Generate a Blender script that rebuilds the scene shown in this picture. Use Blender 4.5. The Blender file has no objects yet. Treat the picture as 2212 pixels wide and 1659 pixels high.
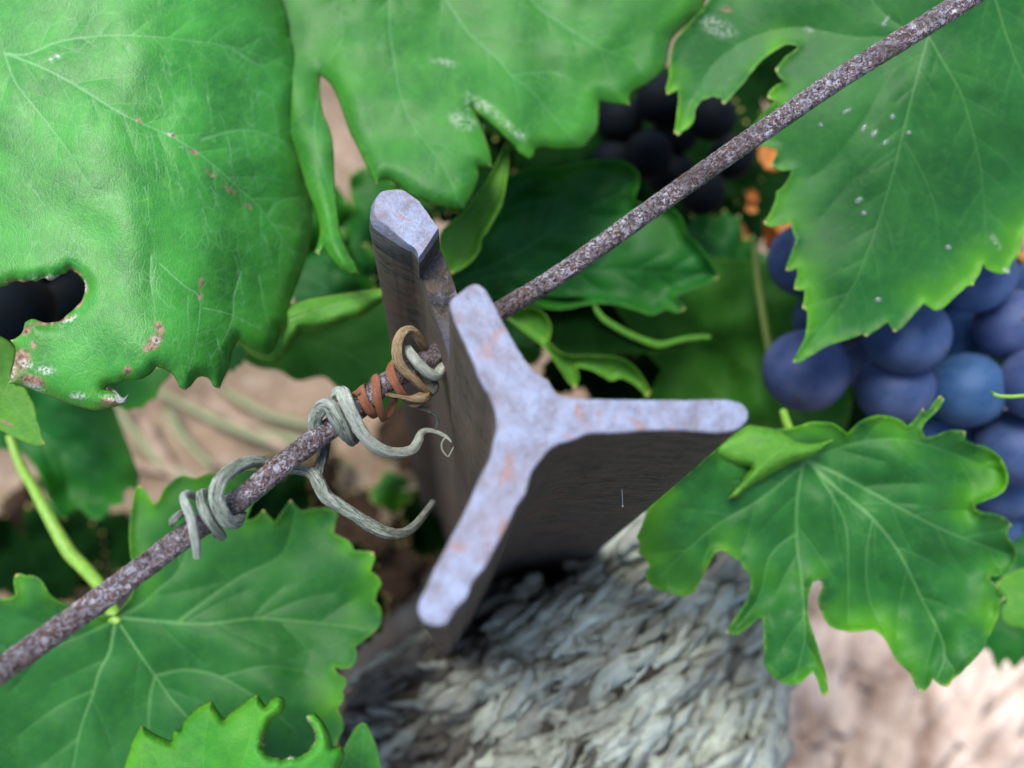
import bpy, bmesh, math, random
import numpy as np
from mathutils import Vector, Matrix, noise
from mathutils.geometry import delaunay_2d_cdt

random.seed(7)
rng = np.random.default_rng(7)
scene = bpy.context.scene
COL = scene.collection

# ------------------------------------------------------------------ camera
S = 0.8                      # overall size: post arms about 24 mm
F = 1597.0                   # focal length in units of the 2212 px wide picture
CX, CY = 1106.0, 829.5
HC = 0.52                    # camera height over the ground
up_c = Vector((126.0, 630.0, 1597.0)).normalized()      # world up seen from the camera (x right, y up, z back)
xw = (Vector((1, 0, 0)) - up_c * up_c.x).normalized()
yw = up_c.cross(xw)
RW = Matrix((xw, yw, up_c))                             # camera space -> world
CAM = Vector((0, 0, HC))
cam_d = bpy.data.cameras.new('camera')
cam = bpy.data.objects.new('camera', cam_d)
COL.objects.link(cam)
cam.matrix_world = Matrix.Translation(CAM) @ RW.to_4x4()
cam_d.sensor_width = 36.0
cam_d.lens = 36.0 * F / 2212.0
cam_d.clip_start = 0.005
cam_d.clip_end = 200.0
cam_d.dof.use_dof = True
cam_d.dof.focus_distance = 0.140 * S
cam_d.dof.aperture_fstop = 10.0
scene.camera = cam

# ------------------------------------------------------------------ light
LDIR = (RW @ Vector((-0.22, 0.60, 0.90))).normalized()    # towards the light
elev = math.asin(LDIR.z)
azim = math.atan2(LDIR.x, LDIR.y)
world = bpy.data.worlds.new("World")
scene.world = world
world.use_nodes = True
nt = world.node_tree
bg = nt.nodes['Background']
sky = nt.nodes.new('ShaderNodeTexSky')
sky.sky_type = 'NISHITA'
sky.sun_disc = False
sky.sun_elevation = elev
sky.sun_rotation = azim
sky.dust_density = 2.0
nt.links.new(sky.outputs[0], bg.inputs[0])
bg.inputs[1].default_value = 0.15
sun_d = bpy.data.lights.new('sun', 'SUN')
sun_d.energy = 2.6
sun_d.angle = math.radians(24)
sun_d.color = (1.0, 0.95, 0.88)
sun = bpy.data.objects.new('sun', sun_d)
COL.objects.link(sun)
sun.rotation_euler = LDIR.to_track_quat('Z', 'Y').to_euler()
scene.view_settings.view_transform = 'Standard'
scene.view_settings.look = 'None'
scene.view_settings.exposure = 0.85
scene.view_settings.gamma = 1.0
scene.view_settings.use_curve_mapping = False
scene.cycles.max_bounces = 8
scene.cycles.transparent_max_bounces = 8

# ------------------------------------------------------------------ helpers
def P(x, y, Z):
    """a point seen at picture position x, y at the distance Z along the view axis"""
    return CAM + RW @ (Vector(((x - CX) / F, -(y - CY) / F, -1.0)) * Z)

def PD(x, y, drop):
    """a point seen at x, y lying on the level `drop` metres under the camera"""
    d = RW @ Vector(((x - CX) / F, -(y - CY) / F, -1.0))
    return CAM + d * (drop / -d.z)

def setp(o, label=None, cat=None, group=None, kind=None):
    if label: o['label'] = label
    if cat: o['category'] = cat
    if group: o['group'] = group
    if kind: o['kind'] = kind
    return o

def link(name, verts, faces, mat, parent=None, smooth=True, attrs=None, mats=None, mi=None):
    V = np.array([tuple(v) for v in verts], dtype=float)
    if parent is None:
        c = V.mean(axis=0)
    else:
        c = np.array(parent.location[:])
    me = bpy.data.meshes.new(name)
    me.from_pydata((V - c).tolist(), [], [tuple(int(i) for i in f) for f in faces])
    me.update()
    for m in (mats or [mat]):
        me.materials.append(m)
    if mi is not None:
        me.polygons.foreach_set('material_index', mi)
    if smooth is True:
        me.polygons.foreach_set('use_smooth', [True] * len(me.polygons))
    elif smooth is not False:
        me.polygons.foreach_set('use_smooth', smooth)
    for k, a in (attrs or {}).items():
        a = np.asarray(a, dtype=float)
        if a.ndim == 1:
            at = me.attributes.new(k, 'FLOAT', 'POINT'); at.data.foreach_set('value', a)
        else:
            at = me.attributes.new(k, 'FLOAT_VECTOR', 'POINT'); at.data.foreach_set('vector', a.ravel())
    o = bpy.data.objects.new(name, me)
    COL.objects.link(o)
    if parent is None:
        o.location = c.tolist()
    else:
        o.parent = parent
    return o

def empty(name, loc):
    o = bpy.data.objects.new(name, None)
    o.empty_display_size = 0.01
    COL.objects.link(o)
    o.location = loc
    return o

# ------------------------------------------------------------------ node helpers
def newmat(name):
    m = bpy.data.materials.new(name); m.use_nodes = True
    n = m.node_tree
    return m, n, n.nodes['Principled BSDF']
def N(nt, typ, **kw):
    n = nt.nodes.new(typ)
    for k, v in kw.items():
        if k in n.inputs: n.inputs[k].default_value = v
        else: setattr(n, k, v)
    return n
def mixc(nt, fac, a, b, blend='MIX'):
    n = nt.nodes.new('ShaderNodeMix'); n.data_type = 'RGBA'; n.blend_type = blend
    for s, v in ((0, fac), (6, a), (7, b)):
        if hasattr(v, 'links') or hasattr(v, 'is_linked'): nt.links.new(v, n.inputs[s])
        elif isinstance(v, (int, float)): n.inputs[s].default_value = v
        else: n.inputs[s].default_value = (*v, 1)
    return n.outputs[2]
def math_(nt, op, a, b=0.0, clamp=False):
    n = nt.nodes.new('ShaderNodeMath'); n.operation = op; n.use_clamp = clamp
    for s, v in ((0, a), (1, b)):
        if isinstance(v, (int, float)): n.inputs[s].default_value = v
        else: nt.links.new(v, n.inputs[s])
    return n.outputs[0]
def ramp(nt, fac, p0, p1):
    n = nt.nodes.new('ShaderNodeMapRange'); n.clamp = True
    n.inputs[1].default_value = p0; n.inputs[2].default_value = p1
    nt.links.new(fac, n.inputs[0])
    return n.outputs[0]
def attr(nt, name, out='Fac'):
    n = nt.nodes.new('ShaderNodeAttribute'); n.attribute_name = name
    return n.outputs[out]
def noise_(nt, vec, scale, detail=4, rough=0.55, dist=0.0):
    n = N(nt, 'ShaderNodeTexNoise'); n.inputs['Scale'].default_value = scale
    n.inputs['Detail'].default_value = detail; n.inputs['Roughness'].default_value = rough
    n.inputs['Distortion'].default_value = dist
    if vec is not None: nt.links.new(vec, n.inputs['Vector'])
    return n.outputs['Fac']
def bump(nt, h, dist, strength=1.0, prev=None):
    b = N(nt, 'ShaderNodeBump'); b.inputs['Strength'].default_value = strength
    b.inputs['Distance'].default_value = dist
    nt.links.new(h, b.inputs['Height'])
    if prev is not None: nt.links.new(prev, b.inputs['Normal'])
    return b.outputs[0]
def mapping(nt, vec, scale, rot=(0, 0, 0)):
    m = N(nt, 'ShaderNodeMapping'); m.inputs['Scale'].default_value = scale
    m.inputs['Rotation'].default_value = rot
    nt.links.new(vec, m.inputs['Vector']); return m.outputs[0]

# ------------------------------------------------------------------ leaf material
def leaf_mat(name, base, light, veinc=(0.30, 0.45, 0.16), edgec=(0.30, 0.50, 0.03), rough=0.5,
             trans=0.28, net=0.35, veinmix=0.75, edgemix=0.25, spec=0.32, netdir=0.0, netstretch=1.0, dust=0.0, marg=0.0, margc=(0.13, 0.42, 0.012), palemix=1.0, bumps=0.7):
    m, t, b = newmat(name)
    L = t.links
    uv = attr(t, 'luv', 'Vector')
    n1 = noise_(t, uv, 0.9, 3)
    n2 = noise_(t, uv, 5.0, 5, 0.65)
    n3 = noise_(t, uv, 38.0, 3, 0.7)
    col = mixc(t, ramp(t, n1, 0.35, 0.68), base, light)
    col = mixc(t, math_(t, 'MULTIPLY', ramp(t, n2, 0.45, 0.75), 0.35), col, (light[0] * 1.8, light[1] * 1.35, light[2] * 0.8))
    # reticulate veinlets
    sv = mapping(t, uv, (1.0, netstretch, 1.0), (0, 0, netdir))
    dn = N(t, 'ShaderNodeTexNoise'); dn.inputs['Scale'].default_value = 3.0; L.new(uv, dn.inputs['Vector'])
    ad = N(t, 'ShaderNodeVectorMath', operation='MULTIPLY_ADD'); L.new(dn.outputs['Color'], ad.inputs[0])
    ad.inputs[1].default_value = (0.10, 0.10, 0); L.new(sv, ad.inputs[2])
    v1 = N(t, 'ShaderNodeTexVoronoi', feature='DISTANCE_TO_EDGE'); v1.inputs['Scale'].default_value = 4.2
    L.new(ad.outputs[0], v1.inputs['Vector'])
    v2 = N(t, 'ShaderNodeTexVoronoi', feature='DISTANCE_TO_EDGE'); v2.inputs['Scale'].default_value = 15.0
    L.new(ad.outputs[0], v2.inputs['Vector'])
    l1 = math_(t, 'SUBTRACT', 1.0, ramp(t, v1.outputs['Distance'], 0.0, 0.06))
    l2 = math_(t, 'SUBTRACT', 1.0, ramp(t, v2.outputs['Distance'], 0.0, 0.16))
    patch = ramp(t, noise_(t, uv, 1.6, 2), 0.42, 0.62)
    nets = math_(t, 'MULTIPLY', math_(t, 'MAXIMUM', math_(t, 'MULTIPLY', l1, patch), math_(t, 'MULTIPLY', l2, 0.30)), net)
    col = mixc(t, nets, col, veinc)
    if marg:
        mg = math_(t, 'MULTIPLY', attr(t, 'margin'), ramp(t, noise_(t, uv, 0.55, 2), 0.44, 0.60))
        col = mixc(t, math_(t, 'MULTIPLY', mg, marg), col, margc)
    ed = attr(t, 'edge')
    col = mixc(t, math_(t, 'MULTIPLY', math_(t, 'MULTIPLY', ed, ramp(t, n2, 0.40, 0.62)), edgemix), col, edgec)
    vn = attr(t, 'vein')
    col = mixc(t, math_(t, 'MULTIPLY', vn, veinmix), col, veinc)
    col = mixc(t, attr(t, 'tip'), col, (0.52, 0.46, 0.16))
    # speckle
    col = mixc(t, math_(t, 'MULTIPLY', ramp(t, n3, 0.66, 0.74), 0.30 + dust), col, (0.42, 0.52, 0.36))
    # browned patches
    bn = math_(t, 'MULTIPLY', attr(t, 'burn'), ramp(t, n2, 0.25, 0.45), True)
    bc = mixc(t, ramp(t, noise_(t, uv, 9.0, 4), 0.35, 0.62), (0.10, 0.05, 0.035), (0.46, 0.27, 0.19))
    col = mixc(t, bn, col, bc)
    # pale scuffed crust
    pl = math_(t, 'MULTIPLY', attr(t, 'pale'), ramp(t, noise_(t, uv, 14.0, 4), 0.42, 0.58), True)
    col = mixc(t, math_(t, 'MULTIPLY', pl, palemix), col, (0.50, 0.56, 0.48))
    L.new(col, b.inputs['Base Color'])
    rr = math_(t, 'ADD', math_(t, 'MULTIPLY', n2, 0.25), rough - 0.10)
    L.new(rr, b.inputs['Roughness'])
    b.inputs['Specular IOR Level'].default_value = spec
    h = math_(t, 'SUBTRACT', math_(t, 'MULTIPLY', n3, 0.5), math_(t, 'MULTIPLY', l2, 0.35))
    h = math_(t, 'SUBTRACT', h, math_(t, 'MULTIPLY', l1, 0.4))
    h = math_(t, 'SUBTRACT', h, math_(t, 'MULTIPLY', vn, 0.7))
    h = math_(t, 'ADD', h, math_(t, 'MULTIPLY', n2, 2.0))
    bp = bump(t, h, 0.00010, bumps)
    L.new(bp, b.inputs['Normal'])
    tr = N(t, 'ShaderNodeBsdfTranslucent')
    tc = mixc(t, 1.0, col, (0.95, 1.0, 0.35), 'MULTIPLY')
    tb = N(t, 'ShaderNodeBrightContrast'); L.new(tc, tb.inputs[0]); tb.inputs[1].default_value = 0.03
    L.new(tb.outputs[0], tr.inputs['Color'])
    mx = N(t, 'ShaderNodeMixShader'); mx.inputs[0].default_value = trans
    L.new(b.outputs[0], mx.inputs[1]); L.new(tr.outputs[0], mx.inputs[2])
    L.new(mx.outputs[0], t.nodes['Material Output'].inputs[0])
    return m

# ------------------------------------------------------------------ outline helpers
def smooth_outline(pts, step=6.0, corner=48, closed=True, jit=0.0):
    """Catmull-Rom through the points, sharp where the outline turns hard; returns points and a tooth-tip flag"""
    n = len(pts); Pn = [Vector((p[0], p[1])) for p in pts]
    area = sum(Pn[i].x * Pn[(i + 1) % n].y - Pn[(i + 1) % n].x * Pn[i].y for i in range(n))
    sg = 1 if area > 0 else -1
    tan = []; tip = []
    for i in range(n):
        a, b, c = Pn[i - 1], Pn[i], Pn[(i + 1) % n]
        u = (b - a); v = (c - b)
        if u.length < 1e-6 or v.length < 1e-6:
            tan.append(Vector((0, 0))); tip.append(0); continue
        ang = math.degrees(u.angle(v)); cr = u.x * v.y - u.y * v.x
        if ang > corner:
            tan.append(None)
            tip.append(1.0 if cr * sg > 0 and ang > 58 else 0.0)
        else:
            t = (u.normalized() + v.normalized()).normalized(); tan.append(t); tip.append(0.0)
    out = []; tips = []
    for i in range(n):
        a, b = Pn[i], Pn[(i + 1) % n]
        L = (b - a).length; k = max(1, int(round(L / step)))
        ta = tan[i] * L if tan[i] is not None else (b - a) * 0.9
        tb = tan[(i + 1) % n] * L if tan[(i + 1) % n] is not None else (b - a) * 0.9
        for j in range(k):
            s = j / k
            q = (2*s**3 - 3*s**2 + 1) * a + (s**3 - 2*s**2 + s) * ta + (-2*s**3 + 3*s**2) * b + (s**3 - s**2) * tb
            if jit and j:
                q = q + Vector((noise.noise((q.x*.13, q.y*.13, 3.1)), noise.noise((q.x*.13, q.y*.13, 9.7)))) * jit
            out.append((q.x, q.y)); tips.append(tip[i] if j == 0 else 0.0)
    return np.array(out), np.array(tips)

def inside(poly, Q):
    x, y = Q[:, 0], Q[:, 1]; c = np.zeros(len(Q), bool)
    px, py = poly[:, 0], poly[:, 1]; j = len(poly) - 1
    for i in range(len(poly)):
        cond = (py[i] > y) != (py[j] > y)
        with np.errstate(divide='ignore', invalid='ignore'):
            xi = (px[j] - px[i]) * (y - py[i]) / (py[j] - py[i] + 1e-12) + px[i]
        c ^= cond & (x < xi); j = i
    return c

def segdist(Q, A, B, chunk=400):
    """distance from each Q to the nearest of the segments A-B, and that segment's index"""
    best = np.full(len(Q), 1e9); idx = np.zeros(len(Q), int)
    for s in range(0, len(A), chunk):
        a, b = A[s:s+chunk], B[s:s+chunk]; d = b - a
        L2 = (d ** 2).sum(1) + 1e-9
        t = np.clip(((Q[:, None, :] - a[None]) * d[None]).sum(2) / L2, 0, 1)
        dd = np.sqrt(((Q[:, None, :] - a[None] - t[..., None] * d[None]) ** 2).sum(2))
        k = dd.argmin(1); v = dd[np.arange(len(Q)), k]
        m = v < best; best[m] = v[m]; idx[m] = k[m] + s
    return best, idx

def resample(pl, step, smooth=True):
    pl = [Vector(p) for p in pl]; out = []
    n = len(pl)
    for i in range(n - 1):
        p0 = pl[max(i - 1, 0)]; p1 = pl[i]; p2 = pl[i + 1]; p3 = pl[min(i + 2, n - 1)]
        k = max(1, int((p2 - p1).length / step))
        for j in range(k):
            t = j / k
            if smooth:
                q = 0.5 * ((2 * p1) + (p2 - p0) * t + (2*p0 - 5*p1 + 4*p2 - p3) * t*t + (3*p1 - p0 - 3*p2 + p3) * t**3)
            else: q = p1.lerp(p2, t)
            out.append(q)
    out.append(pl[-1]); return out

def side_veins(main, poly, spacing=70, ang=42, length=190, w=2.2, st=0.5, seed=0):
    r = random.Random(seed); res = []
    pts = resample([(p[0], p[1]) for p in main], 5.0)
    total = len(pts) * 5.0; s = spacing * 0.6; side = 1
    while s < total - 20:
        i = min(int(s / 5.0), len(pts) - 2)
        p = pts[i]; d = (pts[i + 1] - pts[max(i - 1, 0)]).normalized()
        a = math.radians(ang * r.uniform(0.85, 1.15)) * side
        L = length * r.uniform(0.7, 1.1) * (1 - 0.45 * s / total)
        q = p.copy(); br = [tuple(q)]; n = 7
        for k in range(n):
            aa = a * (1 - 0.35 * k / n)
            dd = Vector((d.x * math.cos(aa) - d.y * math.sin(aa), d.x * math.sin(aa) + d.y * math.cos(aa)))
            q = q + dd * L / n; br.append(tuple(q))
        res.append((br, w, st)); side = -side; s += spacing * 0.5 * r.uniform(0.8, 1.2)
    return res

def unproj(Z0, gx=0.0, gy=0.0, cx=0, cy=0):
    """leaf plane at Z0, leaning gx, gy metres per 100 px"""
    def f(x, y, dz):
        return P(x, y, (Z0 + gx * (x - cx) / 100 + gy * (y - cy) / 100) * S + dz)
    f.px = Z0 * S / F
    return f

def frame_map(center, u, v, n, px):
    def f(x, y, dz):
        return center + u * (x * px) + v * (-y * px) - n * dz
    f.px = px
    return f

LEAVES = []
def build_leaf(name, outline, fmap, mat, veins=(), grid=10, step=6, corner=48, quilt=0.0, wave=0.0, wscale=220,
               curl=0.0, curlw=40, fold=None, bend=None, burns=(), pales=(), edgew=9, thick=0.00012, jit=0.8,
               parent=None, spacing=75, sides=True, sidelen=190, tipr=7.0, seed=0, side_st=0.45, zf=None):
    ol, tips = smooth_outline(outline, step, corner, jit=jit)
    lo, hi = ol.min(0), ol.max(0)
    vl = []
    for k, v in enumerate(veins):
        pl, w, st = v[0], v[1], v[2]
        vl.append((pl, w, st))
        if sides and len(v) < 4:
            vl += side_veins(pl, ol, spacing, 42, sidelen, max(1.6, w * 0.55), st * side_st, seed * 31 + k)
    gx = np.arange(lo[0], hi[0], grid); gy = np.arange(lo[1], hi[1], grid)
    G = np.array([(x + (0.5 * grid if j % 2 else 0), y) for j, y in enumerate(gy) for x in gx])
    G = G + rng.uniform(-0.2, 0.2, G.shape) * grid
    VP_ = []; SA = []; SB = []; SW = []; SS = []
    for pl, w, st in vl:
        r = resample([(p[0], p[1]) for p in pl], max(4.0, grid * 0.5)); m = len(r)
        for i in range(m - 1):
            f0 = 1 - 0.55 * i / m
            d = (r[i + 1] - r[i]); d = d.normalized() if d.length > 0 else Vector((1, 0))
            nn = Vector((-d.y, d.x)) * w * f0
            VP_ += [tuple(r[i]), tuple(r[i] + nn), tuple(r[i] - nn)]
            SA.append(tuple(r[i])); SB.append(tuple(r[i + 1])); SW.append(w * f0); SS.append(st * (1 - 0.6 * i / m))
    extra = []
    for (bx, by, ra, rb, an) in list(burns) + list(pales):
        n = int(ra * rb * 3.14 / 9) + 6
        for _ in range(min(n, 900)):
            rr = math.sqrt(random.random()) * 1.4; th = random.uniform(0, 6.283)
            u, w_ = rr * ra * math.cos(th), rr * rb * math.sin(th)
            c, s_ = math.cos(an), math.sin(an)
            extra.append((bx + u * c - w_ * s_, by + u * s_ + w_ * c))
    # ring just inside the outline keeps the rim crisp
    nrm = np.roll(ol, -1, 0) - np.roll(ol, 1, 0); nrm = np.stack([-nrm[:, 1], nrm[:, 0]], 1)
    nrm /= (np.linalg.norm(nrm, axis=1, keepdims=True) + 1e-9)
    ar = 0.5 * np.sum(ol[:, 0] * np.roll(ol[:, 1], -1) - np.roll(ol[:, 0], -1) * ol[:, 1])
    if ar < 0: nrm = -nrm
    ring = ol + nrm * edgew * 0.5
    oA, oB = ol, np.roll(ol, -1, 0)
    if VP_:
        VPa = np.array(VP_)
        dv, _ = segdist(G, np.array(SA), np.array(SB)); G = G[dv > grid * 0.45]
    else: VPa = np.zeros((0, 2))
    Q = np.vstack([x for x in (G, VPa, np.array(extra) if extra else np.zeros((0, 2)), ring) if len(x)])
    Q = Q[inside(ol, Q)]
    dq, _ = segdist(Q, oA, oB); Q = Q[dq > 1.6]
    # thin out near-duplicates
    key = np.round(Q / 1.5).astype(int); _, ui = np.unique(key, axis=0, return_index=True); Q = Q[np.sort(ui)]
    A = np.vstack([ol, Q]); no = len(ol)
    vs, es, fs, ov, oe, of = delaunay_2d_cdt([Vector(p) for p in A], [], [list(range(no))], 1, 1e-4)
    Vt = np.array([(v.x, v.y) for v in vs])
    de, _ = segdist(Vt, oA, oB)
    src = np.array([o[0] if o else -1 for o in ov])
    edge = np.clip(1 - de / edgew, 0, 1) ** 1.3
    margin = np.clip(1 - de / 75, 0, 1)
    tipv = np.zeros(len(Vt))
    tp = ol[tips > 0]
    if len(tp):
        dt = np.sqrt(((Vt[:, None] - tp[None]) ** 2).sum(2)).min(1); tipv = np.clip(1.15 - dt / tipr, 0, 1)
    vein = np.zeros(len(Vt)); z = np.zeros(len(Vt))
    if SA:
        big = np.array(SW) > 1.9
        qv = segdist(Vt, np.array(SA)[big], np.array(SB)[big])[0] if big.any() else np.full(len(Vt), 1e3)
        dv, iv = segdist(Vt, np.array(SA), np.array(SB)); W = np.array(SW)[iv]; ST = np.array(SS)[iv]
        vein = np.clip(1.35 * (1 - dv / W), 0, 1) * ST
        if quilt: z += -quilt * np.clip(1 - np.exp(-qv / 34.0), 0, 1)
    if wave:
        z += np.array([noise.noise((p[0] / wscale + seed * 7.3, p[1] / wscale, seed * 1.7)) * wave +
                       noise.noise((p[0] / wscale * 2.7, p[1] / wscale * 2.7 + 4, seed * 2.1)) * wave * 0.35 for p in Vt])
    if curl: z += curl * np.clip(1 - de / curlw, 0, 1) ** 2
    if fold:
        (ax, ay), (bx, by), amt = fold
        d = np.array([bx - ax, by - ay]); d = d / np.linalg.norm(d)
        s = (Vt[:, 0] - ax) * -d[1] + (Vt[:, 1] - ay) * d[0]
        z += -amt * (np.sqrt(s * s + 400) - 20) / 100
    if bend: z += np.array([bend(p[0], p[1]) for p in Vt])
    if zf: z += zf(Vt)
    def spots(lst):
        r = np.zeros(len(Vt))
        for (bx, by, ra, rb, an) in lst:
            dx, dy = Vt[:, 0] - bx, Vt[:, 1] - by; c, s_ = math.cos(an), math.sin(an)
            u = (dx * c + dy * s_) / ra; w_ = (-dx * s_ + dy * c) / rb
            r = np.maximum(r, np.clip(1.9 - 1.5 * np.sqrt(u * u + w_ * w_) , 0, 1))
        return r
    verts = [fmap(p[0], p[1], zz) for p, zz in zip(Vt, z)]
    luv = np.column_stack([Vt[:, 0] / 100, Vt[:, 1] / 100, np.full(len(Vt), seed * 3.3)])
    faces = [f for f in fs if len(f) >= 3]
    # face the viewer's side consistently
    if faces:
        a, b_, c = (verts[faces[0][i]] for i in range(3))
        if (b_ - a).cross(c - a).dot(CAM - a) < 0: faces = [tuple(reversed(f)) for f in faces]
    o = link(name, verts, faces, mat, parent, attrs=dict(vein=vein, edge=edge, margin=margin, tip=tipv, luv=luv,
                                                         burn=spots(burns), pale=spots(pales)))
    sm = o.modifiers.new('thickness', 'SOLIDIFY'); sm.thickness = thick; sm.offset = -1
    return o

def add_tube_geo(pts, rad, nseg=14, ridge=0.0, nr=5, flat=1.0, rough=0.0, rs=900, twist=0.0, caps=True, seed=0, uaxis=None):
    """pts: list of Vector (3D), rad: list; returns verts, faces, param attr"""
    n = len(pts); V = []; Fc = []; par = []
    T = []
    for i in range(n):
        t = (pts[min(i + 1, n - 1)] - pts[max(i - 1, 0)])
        T.append(t.normalized() if t.length > 0 else Vector((0, 0, 1)))
    view = (CAM - pts[0]).normalized()
    u = T[0].cross(view)
    u = u.normalized() if u.length > 1e-6 else T[0].orthogonal().normalized()
    s = 0.0
    for i in range(n):
        if uaxis is not None: u = uaxis
        u = (u - T[i] * u.dot(T[i])).normalized(); w = T[i].cross(u)
        if i: s += (pts[i] - pts[i - 1]).length
        for k in range(nseg):
            a = 2 * math.pi * k / nseg
            r = rad[i] * (1 + ridge * math.sin(nr * a + twist * s * 300 + seed) + ridge * 0.5 * math.sin((nr * 2 + 1) * a + seed * 2))
            c, q = math.cos(a) * r, math.sin(a) * r * flat
            p = pts[i] + u * c + w * q
            if rough:
                nv = noise.noise(p * rs) * 0.6 + noise.noise(p * rs * 2.3) * 0.4
                p = p + (p - pts[i]) * nv * rough
            V.append(p); par.append((math.cos(a) * 0.5, math.sin(a) * 0.5, s * 1000))
    for i in range(n - 1):
        for k in range(nseg):
            k2 = (k + 1) % nseg
            Fc.append((i * nseg + k, (i + 1) * nseg + k, (i + 1) * nseg + k2, i * nseg + k2))
    if caps:
        for e, i in ((0, 0), (1, n - 1)):
            V.append(pts[i] + T[i] * rad[i] * (0.7 if e else -0.7)); par.append((0, 0, s * 1000 if e else 0)); c = len(V) - 1
            for k in range(nseg):
                k2 = (k + 1) % nseg
                Fc.append((i * nseg + k, i * nseg + k2, c) if e else (i * nseg + k2, i * nseg + k, c))
    return V, Fc, par

def tube(name, path, mat, parent=None, step=0.0012, **kw):
    """path: (x, y, Z, radius in px)"""
    raw = [(P(x, y, Z * S), r * Z * S / F) for x, y, Z, r in path]
    v4 = [Vector((p.x, p.y, p.z, r)) for p, r in raw]
    out = resample([v for v in v4], step)
    pts = [Vector(v[:3]) for v in out]; rad = [max(v[3], 1e-5) for v in out]
    V, Fc, par = add_tube_geo(pts, rad, **kw)
    return link(name, V, Fc, mat, parent, attrs=dict(luv=par))

# ------------------------------------------------------------------ materials
G_A = leaf_mat('leaf_pale', (0.020, 0.185, 0.020), (0.050, 0.320, 0.038), rough=0.40, net=0.26, netdir=0.15, netstretch=0.55, trans=0.20, dust=0.20, spec=0.36, marg=0.6, margc=(0.05, 0.25, 0.010), bumps=0.45, veinc=(0.26, 0.52, 0.24), veinmix=1.0)
G_M = leaf_mat('leaf_fresh', (0.030, 0.24, 0.018), (0.060, 0.32, 0.025), net=0.15, trans=0.25, marg=0.5, veinmix=0.6)
G_C = leaf_mat('leaf_mid', (0.017, 0.155, 0.012), (0.040, 0.235, 0.022), net=0.22, spec=0.42, marg=0.7, margc=(0.05, 0.27, 0.008), palemix=0.5, veinc=(0.18, 0.44, 0.20), veinmix=0.9, bumps=0.4)
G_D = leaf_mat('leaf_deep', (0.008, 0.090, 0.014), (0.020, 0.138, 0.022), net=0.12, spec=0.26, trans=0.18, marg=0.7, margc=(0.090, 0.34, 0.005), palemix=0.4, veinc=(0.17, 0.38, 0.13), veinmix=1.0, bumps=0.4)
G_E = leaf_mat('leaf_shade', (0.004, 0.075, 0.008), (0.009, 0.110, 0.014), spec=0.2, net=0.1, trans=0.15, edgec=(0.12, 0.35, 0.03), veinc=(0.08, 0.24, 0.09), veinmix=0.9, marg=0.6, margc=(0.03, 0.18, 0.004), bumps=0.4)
G_J = leaf_mat('leaf_olive', (0.026, 0.150, 0.012), (0.045, 0.19, 0.018), spec=0.15, net=0.1, trans=0.3)
G_K = leaf_mat('leaf_young', (0.060, 0.24, 0.022), (0.10, 0.32, 0.028), net=0.12, edgec=(0.35, 0.55, 0.05))
G_X = leaf_mat('leaf_dark_painted_shade', (0.0012, 0.012, 0.002), (0.003, 0.022, 0.003), edgemix=0.05, rough=0.8, spec=0.03, net=0.1, trans=0.12, veinc=(0.02, 0.06, 0.015))  # near-black leaf green: shade of the gaps put into the colour
G_DRY = leaf_mat('leaf_dry_painted_sun', (0.42, 0.11, 0.015), (0.80, 0.38, 0.10), veinc=(0.5, 0.3, 0.12), edgec=(0.3, 0.08, 0.02), rough=0.6, trans=0.45)  # dry-leaf orange, brightened so the colour carries the sunlight
G_FLOORSHADE = leaf_mat('leaf_floor_shade', (0.016, 0.010, 0.007), (0.035, 0.022, 0.014), veinc=(0.05, 0.035, 0.02), edgec=(0.03, 0.02, 0.015), spec=0.1, rough=0.9, trans=0.05)  # near-black brown: floor shade put into the colour of added leaves

def stem_mat(name, c1, c2, rough=0.5, trans=0.0):
    m, t, b = newmat(name)
    uv = attr(t, 'luv', 'Vector')
    n = noise_(t, mapping(t, uv, (3, 3, 0.35)), 1.5, 4)
    t.links.new(mixc(t, ramp(t, n, 0.35, 0.65), c1, c2), b.inputs['Base Color'])
    b.inputs['Roughness'].default_value = rough
    t.links.new(bump(t, n, 0.0001, 0.5), b.inputs['Normal'])
    return m
M_STEM = stem_mat('green_stem', (0.12, 0.30, 0.02), (0.22, 0.40, 0.05))
M_STEMD = stem_mat('dull_stem', (0.10, 0.17, 0.03), (0.17, 0.24, 0.05))

def tendril_mat(name, dark, light, mid, k=0.5):
    m, t, b = newmat(name)
    uv = attr(t, 'luv', 'Vector')
    n = noise_(t, mapping(t, uv, (5, 5, 0.28)), 1.7, 6, 0.68, 0.6)
    n2 = noise_(t, mapping(t, uv, (2.2, 2.2, 0.35)), 1.1, 3)
    n3 = noise_(t, mapping(t, uv, (12, 12, 1.1)), 1.6, 4, 0.7)
    col = mixc(t, ramp(t, n2, 0.35, 0.65), mid, light)
    col = mixc(t, math_(t, 'SUBTRACT', 1.0, ramp(t, n, k - 0.12, k + 0.02)), col, dark)
    col = mixc(t, math_(t, 'MULTIPLY', math_(t, 'SUBTRACT', 1.0, ramp(t, n3, 0.36, 0.5)), 0.6), col, dark)
    t.links.new(col, b.inputs['Base Color'])
    b.inputs['Roughness'].default_value = 0.42
    t.links.new(bump(t, math_(t, 'ADD', n, math_(t, 'MULTIPLY', n3, 0.5)), 0.0009, 1.0), b.inputs['Normal'])
    return m
M_TEND = tendril_mat('dry_tendril_grey', (0.022, 0.027, 0.022), (0.60, 0.68, 0.58), (0.27, 0.33, 0.25), 0.48)
M_TENDD = tendril_mat('dry_tendril_dark', (0.025, 0.030, 0.030), (0.30, 0.34, 0.30), (0.12, 0.14, 0.12), 0.50)
M_TENDW = tendril_mat('dry_tendril_pale', (0.07, 0.08, 0.065), (0.74, 0.82, 0.72), (0.50, 0.58, 0.48), 0.42)
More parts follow.
